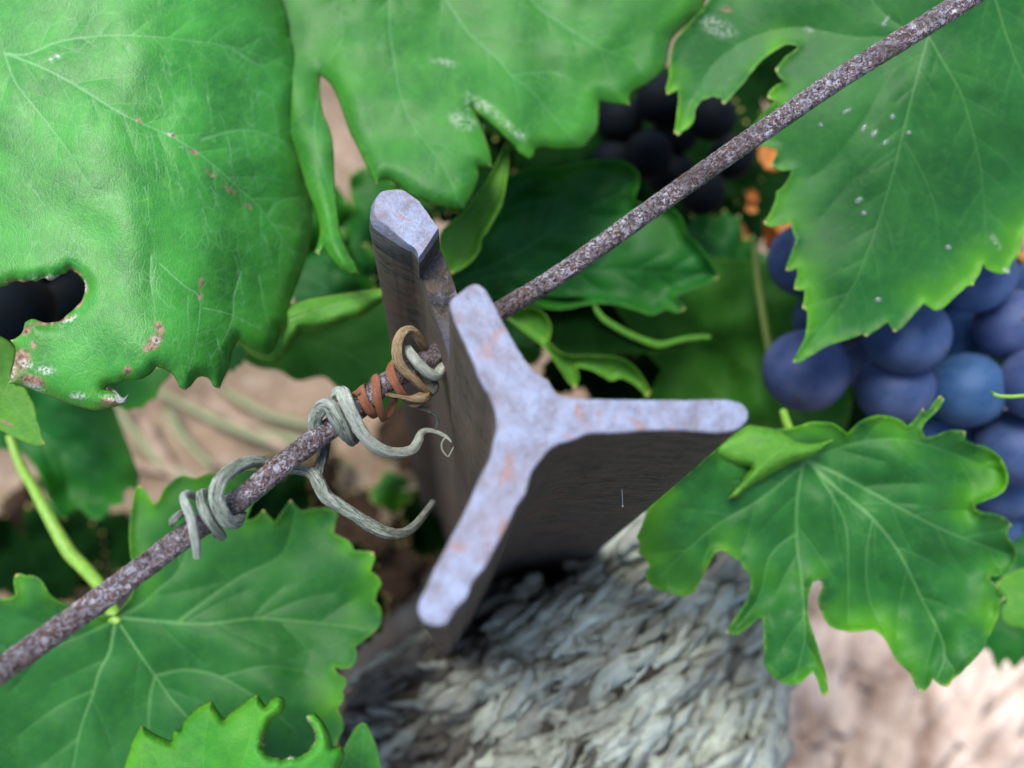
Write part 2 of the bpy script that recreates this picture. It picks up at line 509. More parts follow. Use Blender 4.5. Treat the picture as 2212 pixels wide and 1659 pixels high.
M_TENDB = tendril_mat('dry_tendril_tan', (0.09, 0.05, 0.03), (0.62, 0.48, 0.28), (0.42, 0.27, 0.13), 0.42)
M_RIB = tendril_mat('peeled_ribbon', (0.14, 0.05, 0.03), (0.58, 0.24, 0.13), (0.42, 0.15, 0.08), 0.34)

# wire: weathered steel, grey-lilac patina flecked with rust
def wire_mat():
    m, t, b = newmat('weathered_wire')
    tc = N(t, 'ShaderNodeTexCoord'); v = tc.outputs['Object']
    n1 = noise_(t, v, 260, 5, 0.6); n2 = noise_(t, v, 900, 5, 0.7, 0.6); n3 = noise_(t, v, 1500, 3, 0.6, 1.2)
    col = mixc(t, ramp(t, n2, 0.36, 0.62), (0.050, 0.030, 0.025), (0.230, 0.180, 0.180))
    col = mixc(t, math_(t, 'MULTIPLY', ramp(t, n1, 0.52, 0.66), 0.65), col, (0.20, 0.09, 0.06))
    col = mixc(t, math_(t, 'MULTIPLY', ramp(t, n3, 0.50, 0.58), math_(t, 'MULTIPLY', ramp(t, n1, 0.32, 0.56), 0.85)), col, (0.52, 0.53, 0.62))
    n5 = noise_(t, v, 35, 2)
    col = mixc(t, math_(t, 'MULTIPLY', ramp(t, n5, 0.50, 0.62), 0.6), col, (0.060, 0.035, 0.028))
    t.links.new(col, b.inputs['Base Color'])
    b.inputs['Metallic'].default_value = 0.45
    t.links.new(math_(t, 'ADD', math_(t, 'MULTIPLY', n3, 0.30), 0.14), b.inputs['Roughness'])
    h = math_(t, 'ADD', n2, math_(t, 'MULTIPLY', n3, 0.45))
    t.links.new(bump(t, h, 0.0010, 1.0), b.inputs['Normal'])
    return m
M_WIRE = wire_mat()

def steel_top():
    m, t, b = newmat('cut_steel_top')
    v = N(t, 'ShaderNodeTexCoord').outputs['Object']
    n1 = noise_(t, v, 110, 4, 0.6); n2 = noise_(t, v, 420, 6, 0.65); n3 = noise_(t, v, 2200, 3, 0.6)
    n4 = noise_(t, mapping(t, v, (1, 1, 1), (0, 0, 1.0)), 270, 4, 0.6, 0.7)
    col = mixc(t, ramp(t, n2, 0.36, 0.62), (0.130, 0.126, 0.165), (0.205, 0.245, 0.355))
    col = mixc(t, math_(t, 'MULTIPLY', ramp(t, n1, 0.45, 0.65), 0.5), col, (0.175, 0.150, 0.185))
    col = mixc(t, math_(t, 'MULTIPLY', ramp(t, n4, 0.57, 0.68), 0.7), col, (0.24, 0.115, 0.075))
    col = mixc(t, math_(t, 'MULTIPLY', ramp(t, n3, 0.58, 0.7), 0.45), col, (0.32, 0.36, 0.47))
    t.links.new(col, b.inputs['Base Color'])
    b.inputs['Metallic'].default_value = 0.15
    b.inputs['Roughness'].default_value = 0.48
    h = math_(t, 'ADD', n2, math_(t, 'MULTIPLY', n3, 0.25))
    t.links.new(bump(t, h, 0.0006, 0.8), b.inputs['Normal'])
    return m
def steel_side(name='steel_side_patina', lift=0.0, cool=False):
    m, t, b = newmat(name)
    v = N(t, 'ShaderNodeTexCoord').outputs['Object']
    s = mapping(t, v, (1, 1, 5.0))
    n1 = noise_(t, v, 80, 4); n2 = noise_(t, s, 240, 7, 0.75, 0.5); n3 = noise_(t, s, 900, 4, 0.6)
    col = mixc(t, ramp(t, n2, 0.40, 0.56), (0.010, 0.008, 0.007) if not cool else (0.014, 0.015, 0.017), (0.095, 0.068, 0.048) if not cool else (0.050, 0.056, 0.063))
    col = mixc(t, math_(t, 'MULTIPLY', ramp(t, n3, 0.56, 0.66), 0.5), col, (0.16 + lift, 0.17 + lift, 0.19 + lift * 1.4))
    col = mixc(t, math_(t, 'MULTIPLY', ramp(t, n1, 0.55, 0.68), 0.6), col, (0.14, 0.055, 0.035))
    if lift: col = mixc(t, ramp(t, n1, 0.4, 0.6), col, (0.09, 0.095, 0.12))
    t.links.new(col, b.inputs['Base Color'])
    b.inputs['Metallic'].default_value = 0.15
    b.inputs['Roughness'].default_value = 0.55
    t.links.new(bump(t, math_(t, 'ADD', n2, math_(t, 'MULTIPLY', n3, 0.3)), 0.0014, 1.0), b.inputs['Normal'])
    return m
M_TOP, M_SIDE, M_LEDGE, M_COOL = steel_top(), steel_side(), steel_side('steel_ledge', 0.04), steel_side('steel_cool_side', 0.0, True)  # the cool copy is a bluer grey for faces toward WEST
MATS = [M_TOP, M_SIDE, M_LEDGE, M_COOL]

def plain(name, c1, c2, scale, rough=0.7, bdist=0.001, coords='Object', stretch=(1, 1, 1), attrv=None):
    m, t, b = newmat(name)
    v = N(t, 'ShaderNodeTexCoord').outputs[coords]
    n = noise_(t, mapping(t, v, stretch), scale, 5, 0.6)
    col = mixc(t, ramp(t, n, 0.35, 0.65), c1, c2)
    if attrv:
        col = mixc(t, attr(t, attrv), col, (0.03, 0.022, 0.018))
    t.links.new(col, b.inputs['Base Color']); b.inputs['Roughness'].default_value = rough
    t.links.new(bump(t, n, bdist, 0.8), b.inputs['Normal'])
    return m

# ------------------------------------------------------------------ ground
M_GROUND = None
def ground():
    m, t, b = newmat('dry_soil')
    v = N(t, 'ShaderNodeTexCoord').outputs['Object']
    n1 = noise_(t, v, 14, 5); n2 = noise_(t, v, 70, 6, 0.65); n3 = noise_(t, v, 400, 3)
    col = mixc(t, ramp(t, n1, 0.35, 0.65), (0.130, 0.092, 0.058), (0.250, 0.180, 0.120))
    col = mixc(t, math_(t, 'MULTIPLY', ramp(t, n2, 0.52, 0.68), 0.6), col, (0.38, 0.31, 0.24))
    col = mixc(t, math_(t, 'MULTIPLY', math_(t, 'SUBTRACT', 1.0, ramp(t, n2, 0.28, 0.42)), 0.7), col, (0.14, 0.09, 0.06))
    col = mixc(t, math_(t, 'MULTIPLY', ramp(t, n3, 0.6, 0.7), 0.3), col, (0.6, 0.52, 0.46))
    t.links.new(col, b.inputs['Base Color']); b.inputs['Roughness'].default_value = 0.95
    t.links.new(bump(t, n2, 0.006, 0.8), b.inputs['Normal'])
    # one sheet: fine near the vine, coarse out to the horizon
    xs = sorted(set([round(x, 4) for x in np.concatenate([np.linspace(-0.6, 0.6, 121), [-60, -20, -6, -2, -1, 1, 2, 6, 20, 60]])]))
    V = []; idx = {}
    for j, y in enumerate(xs):
        for i, x in enumerate(xs):
            h = 0.0
            if abs(x) < 1.2 and abs(y) < 1.2:
                h = noise.noise((x * 18, y * 18, 0)) * 0.012 + noise.noise((x * 60, y * 60, 2)) * 0.004
            idx[(i, j)] = len(V); V.append((x, y + 0.15, h))
    n = len(xs)
    Fc = [(idx[(i, j)], idx[(i + 1, j)], idx[(i + 1, j + 1)], idx[(i, j + 1)]) for j in range(n - 1) for i in range(n - 1)]
    o = link('ground', V, Fc, m); setp(o, kind='structure')
ground()

# ------------------------------------------------------------------ the steel post
VPX, VPY = 980.0, 1460.0
INNER = [(1027,610),(991,630),(971,650),(977,686),(990,716),(1004,746),(1021,786),(1037,826),(1054,853),(1067,886),(1071,920),(1064,953),
 (1057,986),(1037,1026),(1017,1070),(1001,1106),(971,1163),(954,1196),(937,1229),(917,1273),(901,1309),(904,1329),(921,1348),(944,1354),
 (964,1349),(984,1319),(1011,1289),(1024,1256),(1051,1223),(1071,1186),(1091,1149),(1107,1116),(1114,1100),(1137,1066),(1151,1020),
 (1171,993),(1197,966),(1237,951),(1277,938),(1337,936),(1404,931),(1475,931),(1568,935),(1598,927),(1615,910),(1619,892),(1608,872),(1585,863),
 (1475,861),(1337,860),(1237,856),(1207,850),(1187,823),(1157,800),(1141,783),(1114,740),(1097,710),(1081,680),(1064,646),(1047,620)]
FOOT = [(943,314),(899,259),(871,236),(821,204),(796,204),(779,213),(762,242),(757,275),(764,298),(790,322),(834,348),(882,372),
 (910,450),(943,560)] + INNER[2:]
KT, KF = 1.18, 1.25
TOOTH = [(943,318),(920,286),(903,262),(874,226),(855,208),(835,200),(802,202),(779,213),(762,242),(757,275),(764,298),(790,322),(834,348),(882,374),(890,398),(915,362)]
D0 = 0.10 * S
def proj(w):
    c = RW.transposed() @ (w - CAM)
    return (CX + F * c.x / -c.z, CY - F * c.y / -c.z)
def settle(p):
    # the outer end of the long flange was measured at the tooth's level; bring it to the level of the cut end
    w = PD(VPX + (p[0] - VPX) / KT, VPY + (p[1] - VPY) / KT, D0 * KT)
    return proj(Vector((w.x, w.y, HC - D0)))
FOOT = [settle(p) if p[1] < 470 else p for p in FOOT]
TOOTH = [settle(p) for p in TOOTH]

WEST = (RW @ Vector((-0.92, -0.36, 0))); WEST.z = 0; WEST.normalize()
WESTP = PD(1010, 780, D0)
def prism(poly, rings, bottom, step=7, corner=60, jit=1.2, wf=None):
    """rings: (inset px, drop) from the top down; last goes to `bottom`"""
    ol, _ = smooth_outline(poly, step, corner, jit=jit)
    n = len(ol)
    nr_ = np.roll(ol, -1, 0) - np.roll(ol, 1, 0); nr_ = np.stack([-nr_[:, 1], nr_[:, 0]], 1)
    nr_ /= (np.linalg.norm(nr_, axis=1, keepdims=True) + 1e-9)
    ar = 0.5 * np.sum(ol[:, 0] * np.roll(ol[:, 1], -1) - np.roll(ol[:, 0], -1) * ol[:, 1])
    if ar < 0: nr_ = -nr_
    V = []; F_ = []; sm = []; mi = []
    base = [PD(p[0], p[1], D0) for p in ol]
    for ins, drop in rings:
        for i in range(n):
            q = ol[i] + nr_[i] * ins * (wf(ol[i]) if wf else 1.0)
            w = PD(q[0], q[1], D0)
            V.append(Vector((w.x, w.y, HC - drop)))
    zb = list(np.linspace(rings[-1][1], bottom, 12))[1:]
    for zz in zb:
        for i in range(n):
            V.append(Vector((base[i].x, base[i].y, HC - zz)))
    R = len(rings) + len(zb)
    for r in range(R - 1):
        for i in range(n):
            j = (i + 1) % n
            F_.append((r * n + i, (r + 1) * n + i, (r + 1) * n + j, r * n + j)); sm.append(True)
            ff = F_[-1]; nn_ = (V[ff[1]] - V[ff[0]]).cross(V[ff[2]] - V[ff[0]])
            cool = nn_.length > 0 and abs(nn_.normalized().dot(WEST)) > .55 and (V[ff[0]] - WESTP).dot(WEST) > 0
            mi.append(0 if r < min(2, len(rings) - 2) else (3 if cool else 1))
    from mathutils.geometry import tessellate_polygon
    for tri in tessellate_polygon([[Vector((v.x, v.y, 0)) for v in V[:n]]]):
        a, b, c = tri
        if (V[b] - V[a]).cross(V[c] - V[a]).z < 0: a, c = c, a
        F_.append((a, b, c)); sm.append(False); mi.append(0)
    return V, F_, sm, mi

def add_prism(acc, *a, **k):
    V, F_, sm, mi = prism(*a, **k); o = len(acc[0])
    acc[0].extend(V); acc[1].extend([tuple(i + o for i in f) for f in F_]); acc[2].extend(sm); acc[3].extend(mi)

base_pt = PD(1130, 880, D0)
post = empty('star_post', (base_pt.x, base_pt.y, HC - 0.42))
setp(post, 'rusty grey star-shaped steel fence post with a wire through its long flange', 'fence post')
acc = ([], [], [], [])
add_prism(acc, FOOT, [(4, D0 * KF), (1.5, D0 * KF + 0.0003), (0, D0 * KF + 0.0009)], 0.42)
acc = (acc[0], acc[1], acc[2], [2 if q == 0 else 1 for q in acc[3]])
add_prism(acc, INNER, [(5, D0), (1.6, D0 + 0.00025), (0, D0 + 0.0008)], D0 * KF)
V, F_, sm, mi = acc
po = link('post_shaft', V, F_, None, post, smooth=sm, mats=MATS, mi=mi)
acc = ([], [], [], [])
add_prism(acc, TOOTH, [(21, D0 * KT), (17, D0 * KT + 0.0003), (6, D0 * KT + 0.0018), (0.5, D0 * KT + 0.0042)], D0 * KF + 0.0004, wf=lambda p: 0.10 + 0.9 * min(1, max(0, (905 - p[0] + 0.25 * (260 - p[1])) / 70)))
V, F_, sm, mi = acc
tooth = link('notch_tooth', V, F_, None, post, smooth=sm, mats=MATS, mi=mi)

# ------------------------------------------------------------------ the wire
WPTS = [(-260, 1640, .110), (0, 1449, .115), (233, 1283, .121), (400, 1158, .126), (520, 1078, .130), (625, 992, .134), (697, 937, .137), (777, 880, .141),
        (831, 829, .144), (891, 797, .147), (940, 765, .150), (1087, 667, .153), (1204, 596, .152), (1475, 403, .147),
        (1641, 287, .145), (1808, 173, .143), (1941, 90, .141), (2075, 7, .140), (2320, -150, .138)]
WR = 0.00205 * S
_wx = [p[0] for p in WPTS]; _wy = [p[1] for p in WPTS]; _wz = [p[2] for p in WPTS]
def wz(x): return float(np.interp(x, _wx, _wz))
def wy(x): return float(np.interp(x, _wx, _wy))
wire_path = [(x, y, z, WR * F / (z * S)) for x, y, z in WPTS]
wire = tube('fence_wire', wire_path, M_WIRE, step=0.0005, nseg=28, rough=0.10, rs=1500)
setp(wire, 'thick rusty steel wire running diagonally through the flange of the post', 'wire')
# ------------------------------------------------------------------ tendrils
def tz(x, off):            # off in wire radii plus, negative = in front
    return wz(x) + off * 0.00185
def tend(name, pts, mat, parent, ridge=0.13, nr=5, flat=1.0, rough=0.11, **kw):
    path = [(x, y, tz(x, off * 1.12), r * 0.98) for x, y, off, r in pts]
    return tube(name, path, mat, parent, step=0.00035, nseg=kw.pop('nseg', 20), ridge=ridge, nr=nr, flat=flat, rough=rough, rs=1300, **kw)

t1 = empty('tendril', P(640, 1010, wz(640) * S))
setp(t1, 'thick dried grey tendril coiled on the wire, its loose end drooping toward the post', 'tendril', 'dried tendrils on the wire')
tend('coil', [(425, 1203, -1.2, 8), (424, 1180, -1.6, 9.5), (419, 1150, -1.9, 10.5), (412, 1118, -1.9, 10.5), (402, 1092, -1.5, 10), (396, 1074, -0.6, 8.5),
              (406, 1066, 0.6, 8.5), (421, 1074, 1.6, 9)], M_TENDW, t1, ridge=0.05)
tend('stub', [(372, 1133, -0.4, 6), (373, 1125, -0.9, 8), (384, 1114, -0.6, 8.5), (398, 1106, 0.6, 8), (412, 1100, 1.6, 8)], M_TEND, t1)
tend('coil', [(468, 1156, 1.2, 8), (480, 1160, 0.2, 9), (473, 1150, -1.2, 10), (458, 1133, -1.8, 10), (443, 1110, -1.8, 11), (435, 1086, -1.1, 11), (434, 1068, 0.2, 10), (444, 1066, 1.5, 10)], M_TEND, t1)
tend('loop', [(524, 1110, 0.8, 9), (516, 1122, -0.5, 12), (504, 1129, -1.4, 14.5), (487, 1120, -1.9, 15.5), (473, 1095, -2.0, 15.5), (467, 1068, -1.9, 15.5), (474, 1042, -1.6, 15.5),
              (492, 1022, -0.9, 15), (516, 1006, 0.1, 14), (545, 997, 1.2, 13), (580, 1000, 2.2, 12), (620, 1012, 2.2, 11), (650, 1015, 1.5, 10),
              (677, 1024, 0.6, 13), (690, 1046, 0.0, 14), (705, 1072, -0.5, 14), (738, 1094, -1.0, 13), (770, 1114, -1.5, 12),
              (800, 1134, -1.5, 13), (835, 1150, -1.5, 12), (868, 1152, -0.5, 10), (895, 1136, 1, 9), (915, 1112, 3, 8), (935, 1085, 5, 7)], M_TEND, t1, ridge=0.14)
tend('fork', [(684, 1030, 0.6, 13), (692, 1005, 1.0, 12), (698, 985, 1.3, 11), (702, 965, 1.6, 10), (706, 945, 1.6, 9)], M_TENDD, t1, ridge=0.16, rough=0.2)

t2 = empty('tendril', P(720, 900, wz(720) * S))
setp(t2, 'pale dried tendril wound twice round the wire, ending in a thin curled tip', 'tendril', 'dried tendrils on the wire')
tend('coil', [(706, 945, 1.5, 10), (690, 948, 1.0, 12), (680, 925, 0.4, 14), (683, 898, -0.3, 15), (698, 878, -1.0, 16), (714, 880, -1.6, 16), (727, 900, -1.9, 16.5), (740, 925, -1.7, 15),
              (752, 945, -1.1, 13), (762, 953, -0.1, 11), (770, 945, 1.2, 9)], M_TEND, t2, ridge=0.16)
tend('loop', [(722, 862, 1.2, 11), (729, 850, 0.2, 13), (740, 848, -1.0, 14.5), (748, 865, -1.8, 15), (757, 888, -2.1, 15), (772, 917, -2.2, 14), (790, 944, -2.2, 13), (812, 964, -2.2, 13),
              (838, 976, -2, 12), (868, 978, -1.5, 11), (890, 972, -1, 11), (902, 955, -0.5, 10), (908, 938, 0, 8), (920, 930, 0.2, 5.5),
              (938, 932, 0, 4.5), (956, 939, -0.2, 4), (968, 947, -0.4, 3), (975, 955, -0.5, 1.6)], M_TENDW, t2, ridge=0.12)
tend('tip_curl', [(962, 945, -0.3, 1.5), (955, 955, -0.6, 1.6), (954, 968, -0.8, 1.8), (960, 979, -0.9, 1.8), (968, 986, -0.9, 1.6), (974, 977, -0.8, 1.4), (980, 965, -0.6, 1.1)],
     M_TENDW, t2, flat=0.4)

t3 = empty('tendril_ribbon', P(815, 850, wz(815) * S))
setp(t3, 'flat reddish brown ribbon wrapped tightly round the wire near the post', 'dried ribbon', 'dried tendrils on the wire')
WAX = (P(891, 797, .147 * S) - P(697, 937, .137 * S)).normalized()
def rib(pts, mat=None, name='turn'):
    return tend(name, [(x, y, o, rr * 1.15) for x, y, o, rr in pts], mat or M_RIB, t3, ridge=0.04, flat=0.28, rough=0.05, uaxis=WAX)
rib([(779, 838, 1.2, 6), (762, 850, 0.3, 7), (768, 846, -0.6, 6.5), (776, 852, -1.1, 5)])
rib([(786, 832, 1.0, 6), (779, 838, -0.3, 8), (783, 858, -1.3, 9), (793, 878, -1.35, 9.5), (804, 893, -1.0, 8.5), (813, 900, -0.2, 6), (818, 893, 0.9, 6)])
rib([(800, 826, 0.8, 4), (808, 811, 0.1, 6), (811, 820, -0.9, 8), (813, 842, -1.4, 8.5), (817, 868, -1.4, 9), (823, 892, -0.9, 8.5), (831, 907, -0.1, 7), (838, 897, 0.8, 8), (846, 876, 1.3, 8), (854, 862, 1.5, 6)])
rib([(850, 776, 0.9, 5), (845, 786, -0.1, 7), (843, 802, -0.9, 8.5), (851, 822, -1.35, 9), (862, 842, -1.3, 8.5), (874, 856, -0.8, 7), (884, 856, 0.4, 6)])
rib([(786, 834, 0.6, 3), (794, 832, 0.2, 3.5), (803, 822, 0.3, 3), (808, 812, 0.5, 3)], M_TENDD)

t4 = empty('tendril', P(890, 790, wz(890) * S))
setp(t4, 'tan tendril looped beside the flange with a short pale grey stub lying over the wire', 'tendril', 'dried tendrils on the wire')
tend('loop', [(922, 758, 0.6, 8), (912, 742, -0.4, 10), (898, 722, -1.2, 10), (882, 713, -1.7, 10), (867, 722, -2.0, 10.5), (858, 746, -2.1, 11), (860, 776, -2.1, 11),
              (876, 802, -2.0, 10.5), (898, 822, -1.8, 9.5), (914, 838, -1.5, 8), (927, 850, -0.8, 7), (936, 846, 0.4, 7)], M_TENDB, t4, ridge=0.14)
tend('stub', [(883, 752, -1.0, 8), (886, 762, -1.7, 11), (896, 776, -2.0, 12), (910, 792, -2.1, 12.5), (926, 806, -2.0, 12.5), (941, 811, -1.6, 13), (952, 800, -0.8, 12), (957, 785, 0.5, 9)], M_TENDW, t4, ridge=0.04)
tend('frayed_end', [(835, 852, -1.7, 4), (850, 855, -1.8, 4.5), (868, 858, -1.8, 4.5), (886, 862, -1.7, 7), (902, 861, -1.5, 11), (916, 858, -1.1, 13), (922, 845, -0.4, 11), (926, 832, 0.6, 8)], M_TENDB, t4, ridge=0.1, rough=0.12)
tend('frayed_end', [(912, 866, -1.2, 8), (900, 873, -1.3, 7), (888, 876, -1.3, 4), (882, 876, -1.3, 2)], M_TENDB, t4, rough=0.25, flat=0.5)
tend('shrivelled_bit', [(930, 815, -0.8, 6), (938, 828, -1.0, 9), (936, 842, -0.9, 10), (928, 852, -0.6, 6)], M_TENDD, t4, rough=0.35)

t5 = tend('tendril', [(898, 874, -0.9, 3.5), (908, 882, -0.9, 5), (922, 886, -0.9, 5.5), (935, 892, -0.8, 4.8), (944, 902, -0.6, 4), (946, 913, -0.4, 3), (942, 925, -0.2, 2.4), (940, 935, 0, 2)],
          M_TENDD, None, flat=0.5, rough=0.15)
setp(t5, 'thin blackened tendril thread hanging between the tan loop and the grey curled tip', 'tendril', 'dried tendrils on the wire')

# spider thread with a bead on the right flange's shaded side
sp = empty('spider_thread', P(1345, 1060, .160 * S))
setp(sp, 'hair-thin spider thread with a tiny bead hanging in front of the post\'s shaded right flange', 'spider thread')
M_SILK = stem_mat('silk', (0.7, 0.7, 0.65), (0.8, 0.8, 0.75), 0.3)
tube('thread', [(1343, 1045, .140, 0.5), (1344, 1070, .141, 0.6), (1345, 1092, .142, 0.7)], M_SILK, sp, nseg=6)
tube('bead', [(1345, 1091, .142, 1.5), (1345, 1093, .142, 2.2), (1345, 1095, .142, 1.5)], M_SILK, sp, nseg=8, step=0.0001)

# ------------------------------------------------------------------ leaves traced round their outlines
# leaf A: the big pale leaf, top left
A_OUT = [(-160,-120),(560,-120),(600,-30),(612,15),(620,35),(622,70),(632,100),(640,140),(643,165),(645,185),(638,200),(629,220),(627,240),(632,275),(640,310),
 (650,335),(658,350),(658,375),(665,405),(672,440),(675,480),(671,520),(663,556),(652,588),(640,620),(628,653),(625,686),(613,710),(604,709),(601,733),(587,760),(580,765),(562,762),
 (533,746),(515,733),(510,743),(501,762),(497,786),(488,810),(480,826),(475,840),(463,836),(453,820),(440,814),(427,816),(413,833),(400,843),(390,838),(380,820),(372,808),(358,799),(338,792),
 (329,804),(307,818),(290,821),(273,821),(255,827),(233,834),(228,840),(247,848),(264,858),(276,858),(273,870),(257,877),(233,882),(207,886),(167,878),(117,861),(67,841),(33,830),
 (19,828),(24,806),(31,780),(33,753),(22,735),(33,731),(47,719),(54,696),(70,689),(88,694),(100,697),(115,696),(130,693),(147,678),(155,672),(167,660),(176,650),(181,638),(184,622),(182,610),(170,594),(160,587),(153,582),
 (146,588),(142,591),(133,593),(124,599),(117,604),(106,606),(96,600),(88,603),(80,608),(67,606),(50,610),(33,607),(17,616),(0,620),(-160,650)]
A_V = [([(10,115),(60,117),(130,90),(230,77),(340,80),(430,90),(520,106),(610,140)], 4, .5),
       ([(10,115),(100,150),(180,195),(270,250),(370,295),(440,340),(520,410),(570,460),(640,560)], 4.5, .55),
       ([(10,115),(35,180),(90,250),(150,330),(210,430)], 4, .45),
       ([(440,300),(500,283),(560,285),(640,320)], 6, .40, 1), ([(580,465),(600,435),(650,425)], 6, .35, 1),
       ([(500,105),(560,140),(600,135),(640,160)], 5, .35, 1),
       ([(326,553),(325,610),(333,660),(334,700)], 2.6, .6, 1), ([(345,570),(395,615),(428,640),(430,690),(416,770),(405,800)], 2.6, .7, 1),
       ([(520,590),(505,640),(502,690),(480,740),(452,775)], 2.6, .7, 1), ([(440,665),(500,680),(560,710)], 2.2, .6, 1),
       ([(560,600),(570,660),(590,730)], 2.2, .5, 1), ([(468,730),(480,770),(482,800)], 2, .6, 1), ([(405,640),(407,720),(406,780)], 2, .4, 1)]
for k in range(24):   # short upright veinlets over the right half
    x0 = 300 + 330 * random.random(); y0 = 60 + 520 * random.random(); L = random.uniform(35, 110)
    A_V.append(([(x0, y0), (x0 + 6, y0 + L * .3), (x0 + 8, y0 + L * .6), (x0 + 16, y0 + L)], 1.7, random.uniform(.35, .6), 1))
A = build_leaf('grape_leaf', A_OUT, unproj(.150, .0004, -.0022, 350, 400), G_A, A_V, grid=9, step=4.5, quilt=0.0004, wave=0.0026, wscale=360, curl=0.0016, curlw=30, bend=lambda x, y: 0.021 * (max(0, x - 240) / 380) ** 2 + .004 * (max(0, y - 560) / 300) ** 2,
   burns=[(345,712,20,10,1.2),(333,738,24,13,-0.9),(318,752,10,8,0),(372,292,9,5,.6),(418,328,11,5,.6),(455,375,14,3,.6),(495,410,14,4,.7),(535,445,12,3,.7),(300,262,9,3,.6),(435,610,4,14,0),(432,640,4,10,0),
          (60,712,16,7,-.9),(100,698,25,4,0),(140,690,20,4,-.3),(172,655,13,5,-.9),(184,620,5,16,0),(160,586,20,4,.6),(110,601,30,4,-.1),(40,609,30,4,0),(45,778,20,26,.3),(70,822,30,12,.3),(30,800,9,22,0),(72,745,5,10,0),(240,868,24,10,0),(268,864,8,8,0),(275,800,8,10,.5)],
   pales=[(56,786,16,10,.2),(98,800,22,9,0),(76,836,22,7,.4),(170,856,20,6,0),(250,862,26,8,.2),(265,862,12,10,0),(368,290,7,5,0),(338,735,10,8,0),(28,800,6,24,0),(150,690,22,3,-.4),(184,620,3,16,0),(100,599,36,3,-.1),
          (125,122,8,4,.3),(110,128,6,3,0),(390,316,5,4,0)], seed=1)
setp(A, 'large pale green grape leaf at the upper left with a ragged brown-rimmed bite and scars', 'leaf', 'grape leaves round the post')
# curled brown tip of that leaf
tube('curled_tip', [(233,836,.148,3),(246,848,.146,5),(256,862,.144,7),(266,866,.143,6),(274,858,.142,5),(277,853,.142,3)], M_TENDW, A, nseg=10, flat=0.4, step=0.0004)
for o in [c for c in A.children]:
    o.location = (0, 0, 0)

B = build_leaf('grape_leaf', [(-120,700),(-40,712),(0,727),(20,738),(34,756),(30,780),(24,806),(33,832),(52,838),(64,856),(73,873),(78,890),(80,906),(87,926),(93,946),(98,960),(77,963),(55,955),(33,946),(10,934),(-60,905),(-120,880)],
   unproj(.163, .002, -.001, 20, 830), G_K, [([(-60,790),(0,840),(50,900),(92,955)], 4, .4)], grid=9, step=5, wave=.002, pales=[(25,948,14,5,.3)], burns=[(15,915,14,4,.5)], seed=2)
setp(B, 'small bright green leaf tip at the left edge, under the bitten pale leaf', 'leaf', 'grape leaves round the post')

C_OUT = [(540,-140),(1580,-140),(1540,-40),(1524,5),(1515,28),(1480,58),(1452,85),(1447,100),(1440,138),(1434,150),(1417,167),(1395,183),(1370,197),(1361,207),(1361,228),(1340,226),(1311,222),(1296,219),(1294,233),(1294,250),(1293,267),(1287,287),
 (1271,307),(1261,318),(1230,322),(1204,323),(1167,320),(1157,323),(1151,340),(1142,344),(1124,333),(1111,317),(1087,293),(1071,277),(1047,257),(1033,248),(1022,234),(1034,258),(1044,283),(1054,310),(1062,340),(1064,362),(1054,363),(1034,363),(1035,383),(1027,407),(1014,433),(1002,453),
 (984,454),(954,447),(917,434),(890,424),(844,390),(821,388),(814,399),(801,380),(787,350),(771,317),(754,283),(737,233),(717,187),(704,172),(692,164),(691,180),(692,207),(700,250),(713,280),(720,317),(722,367),
 (724,400),(730,467),(738,507),(748,533),(757,553),(770,573),(777,591),(765,595),(740,586),(715,560),(700,535),(690,553),(680,545),(690,500),(660,400),(600,200)]
C = build_leaf('grape_leaf', C_OUT, unproj(.186, .0012, -.0038, 950, 200), G_C,
  [([(900,-120),(964,0),(990,40),(1015,75),(1067,120),(1104,163),(1140,190),(1174,227),(1207,267),(1254,313)], 4.0, .55),
   ([(1060,-120),(1147,0),(1214,53),(1300,105),(1377,127)], 4.0, .55), ([(860,-120),(840,0),(850,130),(880,250),(950,350),(998,448)], 4, .4),
   ([(800,-120),(740,0),(740,80),(700,150)], 4, .4), ([(1104,163),(1190,155),(1240,175),(1290,205)], 2.5, .5), ([(690,180),(680,300),(720,440),(768,588)], 3.5, .35)],
  grid=10, step=5, quilt=.0006, wave=.0060, wscale=280, curl=.0025, curlw=40, pales=[(1010,220,7,22,0),(1000,262,30,18,.4),(1045,230,40,12,.5),(1090,265,28,8,.6),(1120,290,24,9,.6),(960,135,30,7,.2)], seed=3, side_st=.35)
setp(C, 'broad green leaf at the top centre with a deep notch and narrow drooping lobe', 'leaf', 'grape leaves round the post')

